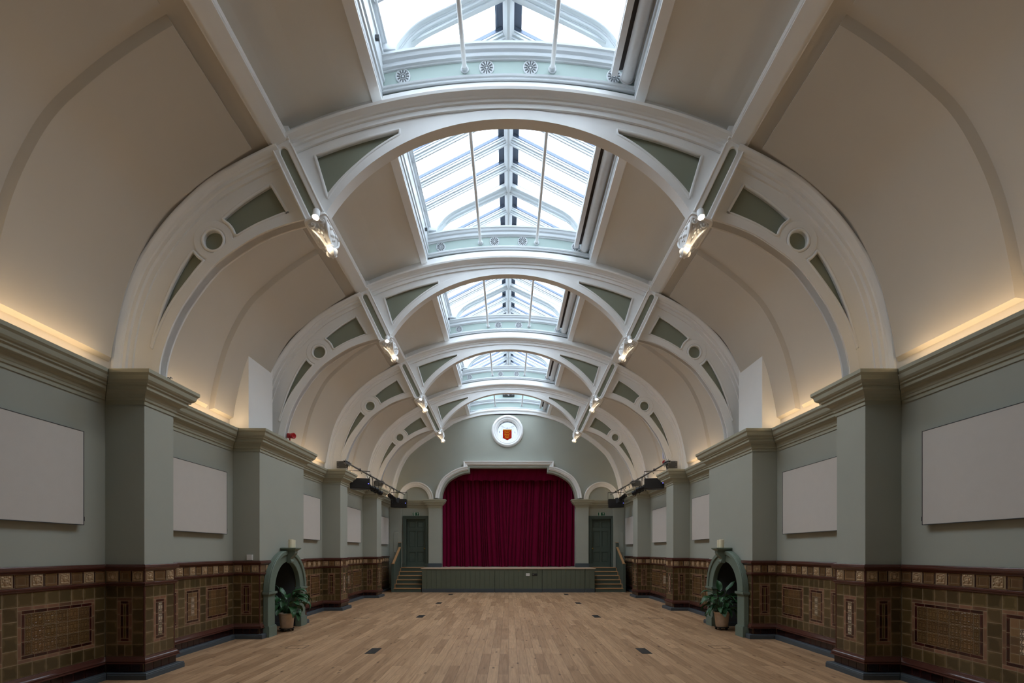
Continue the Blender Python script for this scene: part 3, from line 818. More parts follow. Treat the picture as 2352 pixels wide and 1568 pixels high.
    # hanging corbel at the foot of the strut
    ax = Vector((-s*-.45*-1 if False else -s*.40, 0, -.917)).normalized(); ay = Vector((0, 1, 0)); aa = ay.cross(ax).normalized()
    o = Vector((s*strutB.x, 0, strutB.y))+ax*.02; HS = .70
    def section(h, a, b, n=20, p=3.2):
        ring = []
        for k in range(n):
            t = 2*pi*k/n; c, q = cos(t), sin(t)
            ring.append(o+ax*h*HS+aa*(a*abs(c)**(2/p)*(1 if c > 0 else -1))+ay*(b*abs(q)**(2/p)*(1 if q > 0 else -1)))
        return ring
    mb = MB()
    rows = [section(h, a, b, 20, 8) for h, a, b in ((-.03, .15, .20), (-.02, .165, .30), (.0, .17, .305), (.025, .17, .305), (.035, .15, .285), (.06, .145, .28))]
    mb.grid(rows, 'white', True); mb.face(rows[0], 'white'); mb.face(rows[-1], 'white'); pl = mb.build('pendant_corbel', TR, 40)
    mb = MB()
    prof = ((.055, .135, .262), (.10, .130, .255), (.16, .112, .238), (.22, .085, .20), (.27, .064, .145), (.32, .052, .095), (.365, .048, .066), (.385, .047, .058))
    rows = [section(h, a, b, 28, 4.5) for h, a, b in prof]
    mb.grid(rows, 'white', True); mb.face(rows[0], 'white'); mb.face(rows[-1], 'white')
    def onf(h, t, q):  # point on the front (q=-1) or back (q=1) face, t across
        for (h0, a0, b0), (h1, a1, b1) in zip(prof, prof[1:]):
            if h0 <= h <= h1+1e-6:
                k = (h-h0)/(h1-h0); return o+ax*h*HS+aa*(t*(a0+(a1-a0)*k))+ay*(q*(b0+(b1-b0)*k))
        return o+ax*h*HS+ay*q*prof[-1][2]
    R3 = Matrix((aa, ay, ax)).transposed()
    for q in (-1, 1):
        for t in (-.92, .92): mb.tube([onf(h, t, q) for h in (.07, .12, .17, .22, .27, .32, .37)], [.016, .017, .016, .015, .013, .011, .010], 'white', 8)
        for t in (-.52, .52):
            c = onf(.105, t, q)
            mb.tube([c+(aa*cos(k*.5)+ax*sin(k*.5))*(.042-.0022*k)+ay*q*(.004+.0015*k) for k in range(17)], .011, 'white', 7); mb.ell(c+ay*q*.012, (.014, .012, .014), 'white', 8, 6, R3)
        for h, t, a, b, c_ in ((.13, 0, .012, .014, .04), (.165, -.42, .022, .016, .016), (.165, .42, .022, .016, .016), (.18, -.2, .014, .014, .028), (.18, .2, .014, .014, .028), (.215, -.35, .015, .014, .014), (.215, .35, .015, .014, .014), (.225, 0, .010, .014, .035), (.26, 0, .008, .012, .04)):
            mb.ell(onf(h, t, q), (a, b, c_), 'white', 8, 6, R3)
    for q in (-1, 1):   # flanks carry a leaf scroll
        for h, yy, a in ((.11, -.1, .028), (.11, .1, .028), (.16, 0, .032), (.2, -.06, .022), (.2, .06, .022), (.25, 0, .02)):
            k = .135-(h-.1)*.42; mb.ell(o+ax*h*HS+aa*q*k+ay*yy, (.016, a, a), 'white', 8, 6, R3)
    mb.build('scroll_body', pl, 40)
    mb = MB()
    n = 36; rows = []
    for h, rad in ((.375, .046), (.385, .07), (.40, .074), (.415, .068), (.43, .078), (.47, .084), (.51, .078), (.545, .055), (.57, .014)):
        rows.append([o+ax*h*HS+(aa*cos(2*pi*k/n)+ay*sin(2*pi*k/n)*1.15)*rad*(1-.26*abs(sin(6*pi*k/n))**.6*(1 if .42 < h < .55 else .1)) for k in range(n)])
    mb.grid(rows, 'white', True); mb.face(rows[0], 'white'); mb.face(rows[-1], 'white')
    mb.build('bud_drop', pl, 35)
# middle arch, fascia, spandrels
xa = [-2.60+5.2*i/60 for i in range(61)]
mb = MB(); sweep(mb, [(x, arch_c(x)) for x in xa], BAND, 'white', 'xz', 1, closeprof=True, cap=True); mb.build('middle_arch', TR, 35)
RD = 7.45
pd = [(-3.06+6.12*i/50, 0) for i in range(51)]; pd = [(x, arcz(x, RD, 7.884)) for x, _ in pd]
FC = [(-.01, .10), (.05, .10), (.056, .125), (.085, .13), (.09, .15), (.105, .165), (.115, .2), (.125, .235), (.155, .245), (.162, .235), (.166, .09), (.36, .09)]
mb = MB(); sweep(mb, pd, [(n, -h) for n, h in reversed(FC)]+FC, 'white', 'xz', 1); mb.build('middle_fascia', TR, 22)
ao = [(x, arch_c(x)+.14) for x in xa]
outl = pd+[(strutT+sd*.1).to_tuple(), (strutB-sd*.05).to_tuple()]+[(x, arch_c(x)+.02) for x in reversed(xa)]+[(-(strutB-sd*.05).x, (strutB-sd*.05).y), (-(strutT+sd*.1).x, (strutT+sd*.1).y)]
holes = []
for s in (-1, 1):
    top = [(s*x, arcz(x, 7.2, 7.80)-.05) for x in [2.70-1.18*i/16 for i in range(17)]]
    bot = []
    for i in range(22):
        x = 2.52-1.0*i/21; z = arch_c(x)+.155+.02*max(0, (x-2.2))
        if z < arcz(x, 7.2, 7.80)-.06: bot.append((s*x, z))
    top = [p for p in top if abs(p[0]) >= abs(bot[-1][0])]
    holes.append(bot+list(reversed(top)))
plate('spandrel_web', [outl]+holes, -.068, .068, 'white', TR, .012)
for h in holes:
    plate('spandrel_panel', [h], -.02, .02, 'sage_panel', TR)
    mb = MB()
    for yy in (-.07, .07): mb.tube([(a, yy, b) for a, b in h+[h[0]]], .022, 'white', 8, False)
    mb.build('panel_moulding', TR, 50)
tl = ['white arched roof truss closest to the camera', 'white arched roof truss over the two niche pilasters', 'white arched roof truss, third from the camera', 'white arched roof truss closest to the stage']
trusses = [TR]+[copy_tree(TR) for _ in range(3)]
for t, y, l in zip(trusses, RIBS, tl): t.location = (0, y, 0); t['label'] = l

# ------------------------------------------------------------------ spotlights at the pendants
SP = thing('pendant_spotlight', '', 'spotlight', (0, 0, 0), 'white spotlights on the truss pendants')
d = Vector((0, -.35, -1)).normalized()
mb = MB(); mb.lathe([(.030, -.085), (.044, -.08), (.046, -.02), (.046, .03), (.043, .035), (.040, .03)], (0, 0, .0), 'whiteplastic', 20, d); mb.build('housing', SP, 40)
mb = MB(); mb.lathe([(.040, .026), (.03, .034), (.001, .038)], (0, 0, 0), 'lamp', 20, d); mb.build('lens', SP, 60)
mb = MB(); mb.tube([(0, .02, .05), (0, .10, .07), (0, .20, .06)], .012, 'whiteplastic', 8); mb.build('bracket', SP)
sps = [SP]+[copy_tree(SP) for _ in range(7)]
qn = ['nearest', 'second', 'third', 'farthest']
for i, o in enumerate(sps):
    k, s = i//2, (-1, 1)[i % 2]
    o.location = (s*2.555, RIBS[k]-.40, 6.17)
    o['label'] = f'lit white spotlight on the {SIDE[s]} pendant of the {["truss closest to the camera", "truss over the niches", "third truss", "truss closest to the stage"][k]}'
    li = bpy.data.lights.new('pendant_lamp', 'SPOT'); li.energy = 15; li.color = (1.0, .80, .55); li.spot_size = radians(130); li.spot_blend = .8; li.shadow_soft_size = .04
    lo = bpy.data.objects.new('pendant_lamp', li); COL.objects.link(lo); lo.parent = o
    lo.location = tuple(d*.06); lo.rotation_euler = Vector((s*.0, .4, -1)).to_track_quat('-Z', 'Y').to_euler()
# ------------------------------------------------------------------ roof lantern, one skylight to each bay
HW = 1.755; EZ = 8.80; SL2 = .51; RZ = EZ+HW*SL2
LG = GRID   # 2.95 .. 22.2
wl = ['closest to the camera', 'over the bay with the niches', 'over the middle bay', 'over the fourth bay', 'closest to the stage']
def curvez(c, x): return arcz(x, 8.6, c)
for i in range(5):
    y0, y1 = LG[i], LG[i+1]
    r = thing(f'window_{i+1}', f'pitched roof skylight of white glazing bars, {wl[i]}', 'skylight', (0, 0, 0), 'roof skylights', 'structure')
    e0, e1 = y0+.075, y1-.075
    for s in (-1, 1):
        mb = MB(); x = s*HW
        mb.grid([[(s*a, y, z) for a, z in ((HW+.03, 8.02), (HW, 8.02), (HW, 8.10), (HW-.02, 8.11), (HW-.02, 8.17), (HW-.005, 8.18), (HW-.005, 8.24), (HW-.03, 8.25), (HW-.03, 8.30), (HW-.008, 8.32), (HW-.008, 8.55), (HW-.03, 8.56), (HW-.03, 8.60), (HW-.01, 8.62), (HW-.01, 8.72), (HW-.05, 8.74), (HW-.05, 8.80), (HW+.05, 8.82), (HW+.08, 8.3))] for y in (y0, y1)], 'lantern_white')
        mb.build('curb', r, 20)
        mb = MB(); mb.tube([(s*(HW-.075), e0+.1, 8.70), (s*(HW-.075), e1-.1, 8.70)], .016, 'lantern_white', 8); mb.box((s*(HW-.06), e1-.42, 8.42), (s*(HW-.01), e1-.38, 8.47), 'edge'); mb.build('winding_rod', r, 40)
    n = 6; pt = (y1-y0)/n
    up = Vector((HW, 0, RZ-EZ)).normalized(); nm = Vector((-up.z, 0, up.x))
    last = i == 4
    for j in range(n):
        ya, yb = y0+pt*j, y0+pt*(j+1); yc = (ya+yb)/2
        for s in (-1, 1):
            P = lambda t, y, h: Vector((-s*(-HW)*(1-t), y, EZ+(RZ-EZ)*t)) + Vector((s*nm.x*-1 if False else s*SL2*h/sqrt(1+SL2**2), 0, h/sqrt(1+SL2**2)))
            mb = MB(); mb.face([P(.0, ya, .02), P(.0, yb, .02), P(1., yb, .02), P(1., ya, .02)], 'glass'); mb.build('pane', r, None)
            mb = MB()
            for (w, h0, h1) in ((.085, -.005, .015), (.068, -.04, -.005), (.036, -.075, -.04), (.018, -.11, -.075)):
                a, b = P(0, ya, h0), P(1, ya, h0); c, d2 = P(0, ya, h1), P(1, ya, h1)
                q = Vector((0, w/1.0*.5*1.6, 0))
                rows = [[a-q, b-q], [a+q, b+q], [c+q, d2+q], [c-q, d2-q], [a-q, b-q]]
                mb.grid(rows, 'lantern_white')
            bar = mb.build('glazing_bar', r, 20)
            mb = MB(); a, b, c, d2 = P(0, ya, .05), P(.97, ya, .05), P(0, ya, .10), P(.97, ya, .10); q = Vector((0, .040, 0))
            mb.grid([[a-q, b-q], [a+q, b+q], [c+q, d2+q], [c-q, d2-q], [a-q, b-q]], 'capgrey'); mb.build('cap_strip', bar, 20)
    mb = MB(); a = RZ
    mb.grid([[(x, y, z) for x, z in ((-.085, a-.03), (-.085, a-.07), (-.05, a-.085), (-.05, a-.12), (-.02, a-.135), (-.02, a-.16), (.02, a-.16), (.02, a-.135), (.05, a-.12), (.05, a-.085), (.085, a-.07), (.085, a-.03))] for y in (y0, y1)], 'lantern_white'); rb = mb.build('ridge_beam', r, 20)
    mb = MB()
    mb.grid([[(x, y, z) for x, z in ((-.20, a-.02), (-.19, a+.02), (0, a+.13), (.19, a+.02), (.20, a-.02))] for y in (y0, y1)], 'capgrey'); mb.build('ridge_flashing', rb, 20)
    # end wall across the roof light at the far truss
    crown = 8.26
    if True:
        yn = y1-.075 if not last else y1-.02
        xsn = [-HW+2*HW*k/40 for k in range(41)]
        bot = [(x, curvez(crown, x)) for x in xsn]; top = [(x, curvez(8.75, x)) for x in xsn]
        plate('end_panel', [bot+list(reversed(top))], yn, y1+(.075 if not last else 0), 'lantern_green', r)
        for nmn, c0, pr in (('lower_moulding', 8.26, [(0, .0), (0, .04), (.03, .04), (.034, .055), (.055, .06), (.064, .04), (.08, .035), (.084, .018), (.096, .018), (.10, 0)]),
                            ('upper_moulding', 8.545, [(0, 0), (.005, .02), (.02, .025), (.03, .05), (.05, .055), (.065, .03), (.10, .03), (.12, .06), (.16, .07), (.17, .09), (.20, .09), (.205, 0)])):
            mb = MB(); pth = [(x, curvez(c0, x)) for x in xsn]
            sweep(mb, pth, [(n_, -h) for n_, h in pr], 'lantern_white', 'xz', 1, at=yn, cap=False)
            mb.build(nmn, r, 30)
        if not last:
            for vx in (-1.47, -.305, .305, 1.47):
                zc = curvez(8.452, vx); mb = MB(); R_ = .092
                mb.lathe([(R_+.012, 0), (R_+.012, .012), (R_, .018), (R_*.96, .010), (.001, .010)], (vx, yn, zc), 'lantern_white', 32, (0, -1, 0))
                v = mb.build('vent_rose', r, 40)
                mb = MB()
                for k in range(12):
                    t = 2*pi*k/12; u = Vector((cos(t), 0, sin(t))); w = Vector((-sin(t), 0, cos(t))); c = Vector((vx, yn-.0115, zc))
                    mb.obox(c+u*.063, u*.021, w*.0085, Vector((0, .002, 0)), 'edge')
                    mb.obox(c+u*.026, u*.010, w*.0035, Vector((0, .002, 0)), 'edge')
                mb.build('vent_slots', v)
    # truss of the lantern with curved knees, over the far roof truss
    if not last:
        t_ = .15
        inner = crom([(1.56, 8.60), (1.525, 8.68), (1.38, 8.865), (1.233, 8.985), (1.1, 9.06), (.99, 9.115)], 4)+[(0, RZ-.11)]
        outr = [(HW-.01, 8.60), (HW-.01, EZ+.0), (0, RZ-.02)]
        lp = outr+[(-x, z) for x, z in reversed(outr[:-1])]+[(-x, z) for x, z in inner]+list(reversed(inner[:-1]))
        tr = plate('lantern_truss', [lp], y1-.06, y1+.06, 'lantern_white', r, .008)
        plate('lantern_truss', [[(x*1.0, z+.05) for x, z in lp]], y1-.13, y1+.13, 'lantern_white', r, .008)
        mb = MB()
        q = [( -x, z) for x, z in inner]+list(reversed(inner[:-1]))
        mb.tube([(x, y1-.062, z+.05) for x, z in q], .014, 'lantern_white', 8); mb.build('truss_bead', tr)
    else:
        lp = [(-HW-.1, 8.0), (HW+.1, 8.0), (HW+.1, EZ), (0, RZ+.12), (-HW-.1, EZ)]
        plate('gable_wall', [lp], YE, YE+.2, 'lantern_green', r)
        mb = MB(); mb.box((-.27, YE-.12, 8.84), (.27, YE-.0, 9.12), 'black'); g = mb.build('ventilation_box', r, None)
        mb = MB()
        for q in (-.2, -.07, .07, .2): mb.lathe([(.02, 0), (.02, .01), (.001, .011)], (q, YE-.12, 8.90 if abs(q) > .1 else 9.04), 'steel', 10, (0, -1, 0))
        for q in (-.04, 0.0): mb.tube([(q, YE-.14, 9.12), (q-.02, YE-.15, 9.0), (q+.03, YE-.14, 8.84)], .008, 'whiteplastic', 6)
        mb.build('cable', g)
    po = bpy.data.lights.new('skylight_portal', 'AREA'); po.shape = 'RECTANGLE'; po.size = 2*HW; po.size_y = y1-y0; po.cycles.is_portal = True
    pb = bpy.data.objects.new('skylight_portal', po); COL.objects.link(pb); pb.location = (0, (y0+y1)/2, EZ+.0); pb.parent = r
    # long tie rods
    for s in (-1, 1):
        tr = thing('tie_rod', f'long thin white rod on the {SIDE[s]} of the skylight {wl[i]}', 'rod', (0, 0, 0), 'rods under the skylights')
        z = 8.42; x = s*.61
        mb = MB(); mb.tube([(x, e0+.01, z), (x, e1-.01, z)], .031, 'whiteplastic', 14); mb.build('rod', tr, 40)
        for yy, dr in ((e1, -1), (e0, 1)):
            mb = MB(); mb.lathe([(.056, .0), (.056, .014), (.042, .02), (.042, .05), (.034, .055)], (x, yy, z), 'lantern_white', 16, (0, dr, 0)); mb.build('end_flange', tr, 40)
    # roller blind
    bl_ = thing('roller_blind', f'grey roller blind along the right edge of the skylight {wl[i]}', 'blind', (0, 0, 0), 'roller blinds')
    mb = MB(); mb.lathe([(.085, 0), (.085, e1-e0-.10)], (1.645, e0+.05, 8.27), 'alu', 24, (0, 1, 0)); mb.build('cassette_tube', bl_, 40)
    mb = MB(); mb.box((1.415, e0+.05, 8.255), (1.50, e1-.08, 8.36), 'alu'); mb.box((1.41, e0+.05, 8.30), (1.50, e1-.08, 8.31), 'alu'); mb.build('bottom_bar', bl_)
    mb = MB(); mb.face([(1.50, e0+.06, 8.33), (1.66, e0+.06, 8.352), (1.66, e1-.09, 8.352), (1.50, e1-.09, 8.33)], 'fabric'); mb.face([(1.50, e0+.06, 8.325), (1.66, e0+.06, 8.347), (1.66, e1-.09, 8.347), (1.50, e1-.09, 8.325)], 'fabric'); mb.build('blind_fabric', bl_)
    for yy in (e0+.02, e1-.05):
        mb = MB(); mb.lathe([(.10, 0), (.10, .012)], (1.645, yy, 8.27), 'alu', 24, (0, 1, 0)); mb.box((1.58, yy, 8.27), (HW-.03, yy+.012, 8.37), 'alu'); mb.lathe([(.016, -.004), (.016, .0)], (1.70, yy, 8.235), 'black', 10, (0, 1, 0)); mb.build('end_bracket', bl_, 40)

# ------------------------------------------------------------------ LED strips lying on the cornice ledge
for s in (-1, 1):
    for bi, (a, b) in enumerate(BAYS):
        if bi == 0: a = 2.9
        mb = MB(); x = s*(WALL[s]-.20)
        mb.box((x-.014, a+.28, 4.0945), (x+.014, b-.28, 4.099), 'led'); 
        o = mb.build('led_strip', None, None); tag(o, f'warm LED strip hidden on the {SIDE[s]} cornice ledge, bay {["closest to the camera", "before the niche", "past the niche", "under the lighting bar", "beside the stage steps"][bi]}', 'light strip', 'cornice LED strips')

# ------------------------------------------------------------------ stage wall
we = thing('wall_stage', 'sage green stage wall with curtained proscenium opening', 'wall', (0, 0, 0), kind='structure')
PI_ = [(3.06, 1.03), (3.06, 4.137), (3.03, 4.35), (2.975, 4.53), (2.90, 4.70), (2.80, 4.86), (2.67, 4.99), (2.50, 5.10), (2.34, 5.19), (2.15, 5.27), (1.95, 5.32), (1.774, 5.345), (1.774, 5.561)]
PI_ = [PI_[0]]+crom(PI_[1:-1], 4)+[PI_[-1]]
loop = [(-x, z) for x, z in PI_]+[(x, z) for x, z in reversed(PI_)]
RO = (-.05, 7.255)
DX = [(-4.68, -3.81), (3.82, 4.69)]
holes = [loop, circ(RO[0], RO[1], .46, 48)]+[[(a, 1.03), (b, 1.03), (b, 3.22), (a, 3.22)] for a, b in DX]
plate('plaster', [[(-5.75, 0), (5.75, 0), (5.75, 7.8), (1.9, 8.75), (1.755, 8.05), (0, 8.24), (-1.755, 8.05), (-1.9, 8.75), (-5.75, 7.8)]]+holes, YE, YE+.22, 'sage', we)
# arch band where the vault meets the stage wall
cvb = [(5.43, 4.102)]+[p for p in CV if p[1] > 4.15]+[(3.0, 7.50), (2.6, 7.77), (2.2, 7.93), (1.755, 8.06), (1.3, 8.17), (.8, 8.225), (.4, 8.25), (0, 8.26)]
full = [(fx(-1, x), z) for x, z in cvb]+[(fx(1, x), z) for x, z in reversed(cvb[:-1])]
full = [p for i, p in enumerate(full) if i == 0 or (Vector(p)-Vector(full[i-1])).length > .01]
mb = MB(); sweep(mb, full, [(n_, -h) for n_, h in ((-.02, .12), (.06, .12), (.065, .10), (.09, .095), (.10, .07), (.20, .07), (.205, .0))], 'white', 'xz', -1, at=YE); mb.build('vault_band', we, 35)
# proscenium moulding
PO = [(x, z) for x, z in PI_ if z > 4.1]
pth = [(-x, z) for x, z in PO]+[(x, z) for x, z in reversed(PO)]
def prof_p(mm): return mm
mb = MB(); sweep(mb, pth, [(0, .0), (0, -.16), (.10, -.16), (.105, -.20), (.13, -.205), (.14, -.235), (.17, -.245), (.18, -.225), (.20, -.22), (.21, -.25), (.25, -.27), (.28, -.262), (.285, 0)], 'white', 'xz', 1, at=YE)
pm = mb.build('proscenium_moulding', we, 24)
mb = MB(); sweep(mb, pth, [(.095, -.162), (-.003, -.162), (-.003, .218)], 'sage', 'xz', 1, at=YE); mb.build('proscenium_reveal', we, 35)
for s, cx in ((-1, -4.24), (1, 4.25)):
    arch = [(cx-.59*cos(pi*k/32), 4.098+.60*sin(pi*k/32)) for k in range(33)]
    mb = MB(); sweep(mb, arch, [(0, 0), (0, -.07), (.03, -.09), (.06, -.09), (.07, -.11), (.11, -.12), (.13, -.105), (.15, -.13), (.20, -.15), (.22, -.14), (.225, 0)], 'white', 'xz', 1, at=YE); mb.build('blind_arch', we, 35)
# cornice of the stage wall and the pilasters at its corners and beside the curtain
for s in (-1, 1):
    W = s*(WALL[s]-.004)
    mb = MB(); sweep(mb, [(s*(PIL[s]-.034), YE), (s*3.644, YE)], CORN, 'cornice', 'xy', 1 if s == 1 else -1, inner='se'); mb.build('cornice', we, 19)
    r = thing('pilaster', f'corner pilaster behind the stage steps on the {SIDE[s]}', 'pilaster', (0, 0, 0), 'pilasters of the stage wall')
    xi = s*(PIL[s]-.03)
    mb = MB(); mb.box((W, 22.06, 0), (xi, 22.195, 4.085), 'sage'); mb.build('shaft', r, None)
    mb = MB(); sweep(mb, [(W, 22.05), (xi, 22.05), (xi, 22.19)], CORN, 'cornice', 'xy', s, inner='se'); e = .226
    mb.face([(W-s*.24, 22.05-e, 4.0925), (xi-s*e, 22.05-e, 4.0925), (xi-s*e, 21.95, 4.0925), (W-s*.24, 21.95, 4.0925)], 'cornice'); mb.build('capital', r, 19)
    rr = []; x0, x1, z0, z1, q = 5.0, 5.24, 1.68, 2.62, .06
    for cx, cz, a0 in ((x1-q, z1-q, 0), (x0+q, z1-q, 90), (x0+q, z0+q, 180), (x1-q, z0+q, 270)):
        for k in range(5): t = radians(a0+22.5*k); rr.append((s*(cx+q*cos(t)), cz+q*sin(t)))
    plate('raised_panel', [rr], 22.06, 22.035, 'sage', r, .012)
    r = thing('pilaster', f'sage pilaster on the stage at the {SIDE[s]} edge of the red curtain', 'pilaster', (0, 0, 1.03), 'pilasters of the stage wall')
    xa_, xb_ = s*3.64, s*3.075
    mb = MB(); mb.box((xa_, 22.0, 0), (xb_, 22.195, 3.055), 'sage'); mb.build('shaft', r, None)
    mb = MB(); sweep(mb, [(xa_, 22.19), (xa_, 22.0), (xb_, 22.0), (xb_, 22.19)], [(p, z-1.03) for p, z in CORN], 'cornice', 'xy', s, inner='s')
    mb.face([(xa_+s*e, 22.0-e, 3.063), (xb_-s*e, 22.0-e, 3.063), (xb_-s*e, 21.95, 3.0625), (xa_+s*e, 21.95, 3.0625)], 'cornice'); mb.build('capital', r, 19)
    mb = MB(); mb.box((xa_+s*.03, 21.955, 0), (xb_-s*.03, 22.19, .15), 'skirt'); mb.box((xa_+s*.02, 21.97, .15), (xb_-s*.02, 22.19, .17), 'skirt'); mb.build('plinth', r, None)
# stage floor carried on behind, with an added dark box keeping sky light out
mb = MB(); mb.box((-5.7, 23.4, 0), (5.7, 23.5, 6.0), 'charcoal')
mb.box((-5.7, 22.2, .99), (5.7, 23.5, 1.02), 'stagewood'); mb.box((-5.7, 22.42, 5.9), (-.9, 23.5, 6.0), 'charcoal'); mb.box((.8, 22.42, 5.9), (5.7, 23.5, 6.0), 'charcoal'); mb.box((-.9, 22.42, 5.9), (.8, 23.5, 6.0), 'charcoal'); mb.build('backstage_floor_sky_block', we, None)

# doors
for i, (a, b) in enumerate(DX):
    s = (-1, 1)[i]
    r = thing(f'door_{i+1}', f'dark green six panelled door on the {SIDE[s]} of the stage', 'door', (0, 0, 1.015), 'doors beside the stage', 'structure')
    yf = YE+.10
    xs_ = [a, a+.105, (a+b)/2-.045, (a+b)/2+.045, b-.105, b]; zs_ = [0, .25, .70, .93, 1.66, 1.82, 2.10, 2.205]
    # leaf with sunk panels
    loops = [[(a, 0), (b, 0), (b, 2.205), (a, 2.205)]]
    pans = []
    for x0, x1 in ((xs_[1], xs_[2]), (xs_[3], xs_[4])):
        for z0, z1 in ((.25, .70), (.93, 1.66), (1.82, 2.10)): loops.append([(x0, z0), (x1, z0), (x1, z1), (x0, z1)]); pans.append((x0, x1, z0, z1))
    lf = plate('leaf', loops, yf, yf+.045, 'door', r, .004)
    for x0, x1, z0, z1 in pans:
        mb = MB(); mb.box((x0, yf+.022, z0), (x1, yf+.03, z1), 'door')
        c = .045; mb.grid([[(x0+.004, yf+.022, z0+.004), (x1-.004, yf+.022, z0+.004), (x1-.004, yf+.022, z1-.004), (x0+.004, yf+.022, z1-.004)], [(x0+.02, yf+.008, z0+.02), (x1-.02, yf+.008, z0+.02), (x1-.02, yf+.008, z1-.02), (x0+.02, yf+.008, z1-.02)], [(x0+.035, yf+.022, z0+.035), (x1-.035, yf+.022, z0+.035), (x1-.035, yf+.022, z1-.035), (x0+.035, yf+.022, z1-.035)]], 'door', True)
        mb.build('door_panel', lf)
    kx = b-.055 if s == -1 else a+.055
    mb = MB(); mb.lathe([(.032, 0), (.032, .006), (.012, .01), (.012, .035), (.03, .042), (.034, .06), (.024, .075), (.001, .078)], (kx, yf, .86), 'brass', 20, (0, -1, 0)); mb.build('door_knob', r, 50)
    mb = MB()
    w0, w1, ht = .148, .14, 2.36
    arq = [(a, 0), (a, 2.205), (b, 2.205), (b, 0)]
    sweep(mb, arq, [(0, .1), (0, -.03), (.02, -.045), (.05, -.045), (.06, -.06), (.11, -.065), (.12, -.08), (.145, -.085), (.15, -.06), (.15, 0)], 'door', 'xz', 1, at=YE); 
    fr = mb.build('architrave', r, 25)
    for q in (a-.08, b+.08):
        mb = MB(); mb.box((q-.085, YE-.095, 0), (q+.085, YE+.02, .17), 'door'); mb.build('architrave_block', r, None)
    # exit sign above
    cx = (-4.245, 4.26)[i]
    e = thing('exit_sign', f'green running man exit sign over the {SIDE[s]} stage door', 'sign', (cx, YE-.01, 3.455), 'exit signs')
    mb = MB(); mb.box((-.165, -.012, -.082), (.165, .0, .082), 'signwhite'); mb.build('sign_board', e)
    mb = MB(); mb.box((-.155, -.016, -.072), (.155, -.0125, .072), 'signgreen'); mb.build('sign_face', e)
    mb = MB(); y = -.0185
    P = lambda pts: mb.face([(px, y, pz) for px, pz in pts], 'signwhite')
    # doorway with a running figure
    P([(-.105, -.060), (-.03, -.060), (-.03, .060), (-.105, .060)])
    y = -.0195
    G = lambda pts: mb.face([(px, y, pz) for px, pz in pts], 'signgreen')
    G([(-.062+.011*cos(k*pi/5), .038+.011*sin(k*pi/5)) for k in range(10)])
    G([(-.080, .018), (-.060, .026), (-.048, .010), (-.058, -.012), (-.074, -.008), (-.068, .010)])
    G([(-.094, -.004), (-.080, .018), (-.074, .012), (-.088, -.010)]); G([(-.052, .012), (-.036, -.002), (-.040, -.008), (-.054, .002)])
    G([(-.074, -.008), (-.058, -.012), (-.042, -.030), (-.046, -.052), (-.053, -.050), (-.052, -.032)]); G([(-.074, -.008), (-.062, -.014), (-.076, -.034), (-.098, -.040), (-.098, -.032), (-.082, -.027)])
    y = -.0185
    # arrow
    P([(.085, .055), (.128, .005), (.112, .005), (.092, .028), (.092, -.055), (.078, -.055), (.078, .028), (.058, .005), (.042, .005)])
    mb.build('sign_symbol', e)

# roundel window
r = thing('window_6', 'round stained glass window with red shield above the curtain', 'window', (RO[0], YE, RO[1]), None, 'structure')
mb = MB()
rp = [(.46, .2), (.46, .0), (.47, -.03), (.50, -.05), (.525, -.05), (.53, -.075), (.57, -.09), (.60, -.08), (.61, -.11), (.65, -.125), (.69, -.11), (.70, -.075), (.725, -.06), (.73, .0)]
n = 64
mb.grid([[(q*cos(2*pi*k/n), h, q*sin(2*pi*k/n)) for k in range(n)] for q, h in rp], 'white', True); mb.build('frame', r, 30)
mb = MB(); mb.face([(.462*cos(2*pi*k/n), .10, .462*sin(2*pi*k/n)) for k in range(n)], 'st_white'); mb.build('pane', r, None)
yg = .085
sh_o = [(-.205, .10), (.205, .10), (.205, -.29), (.02, -.385), (0, -.39), (-.02, -.385), (-.205, -.29)]
o = plate('shield', [[(x-.01, z-.0) for x, z in sh_o]], yg, yg+.01, 'st_red', r)
mb = MB(); Y = yg-.004
mb.face([(-.215, Y, .10), (.195, Y, .10), (.195, Y, .055), (.175, Y, .03), (.15, Y, .055), (.02, Y, .055), (-.01, Y, .03), (-.04, Y, .055), (-.15, Y, .055), (-.175, Y, .03), (-.20, Y, .055), (-.215, Y, .055)], 'st_gold'); mb.build('label_band', r, None)
for k, zc in enumerate((-.02, -.14, -.25)):
    mb = MB(); w = 1.0 if k < 2 else .78
    bl2 = lambda pts: mb.face([(-.01+x*w, Y, zc+z) for x, z in pts], 'st_gold')
    bl2([(-.06, .02), (.06, .025), (.075, .0), (.05, -.018), (-.05, -.012)])                       # body
    bl2([(-.06, .03), (-.085, .055), (-.12, .045), (-.13, .01), (-.11, -.02), (-.075, -.01)])       # head
    for lx in (-.055, -.02, .03, .058): bl2([(lx-.008, -.01), (lx+.010, -.01), (lx+.016, -.045), (lx+.0, -.05), (lx-.012, -.044)])
    bl2([(-.10, -.01), (-.085, -.015), (-.105, -.05), (-.135, -.04), (-.13, -.03), (-.112, -.036)])
    bl2([(.065, .02), (.10, .05), (.07, .065), (.12, .06), (.118, .035), (.078, -.002)])             # tail
    mb.build('heraldic_beast', r, None)
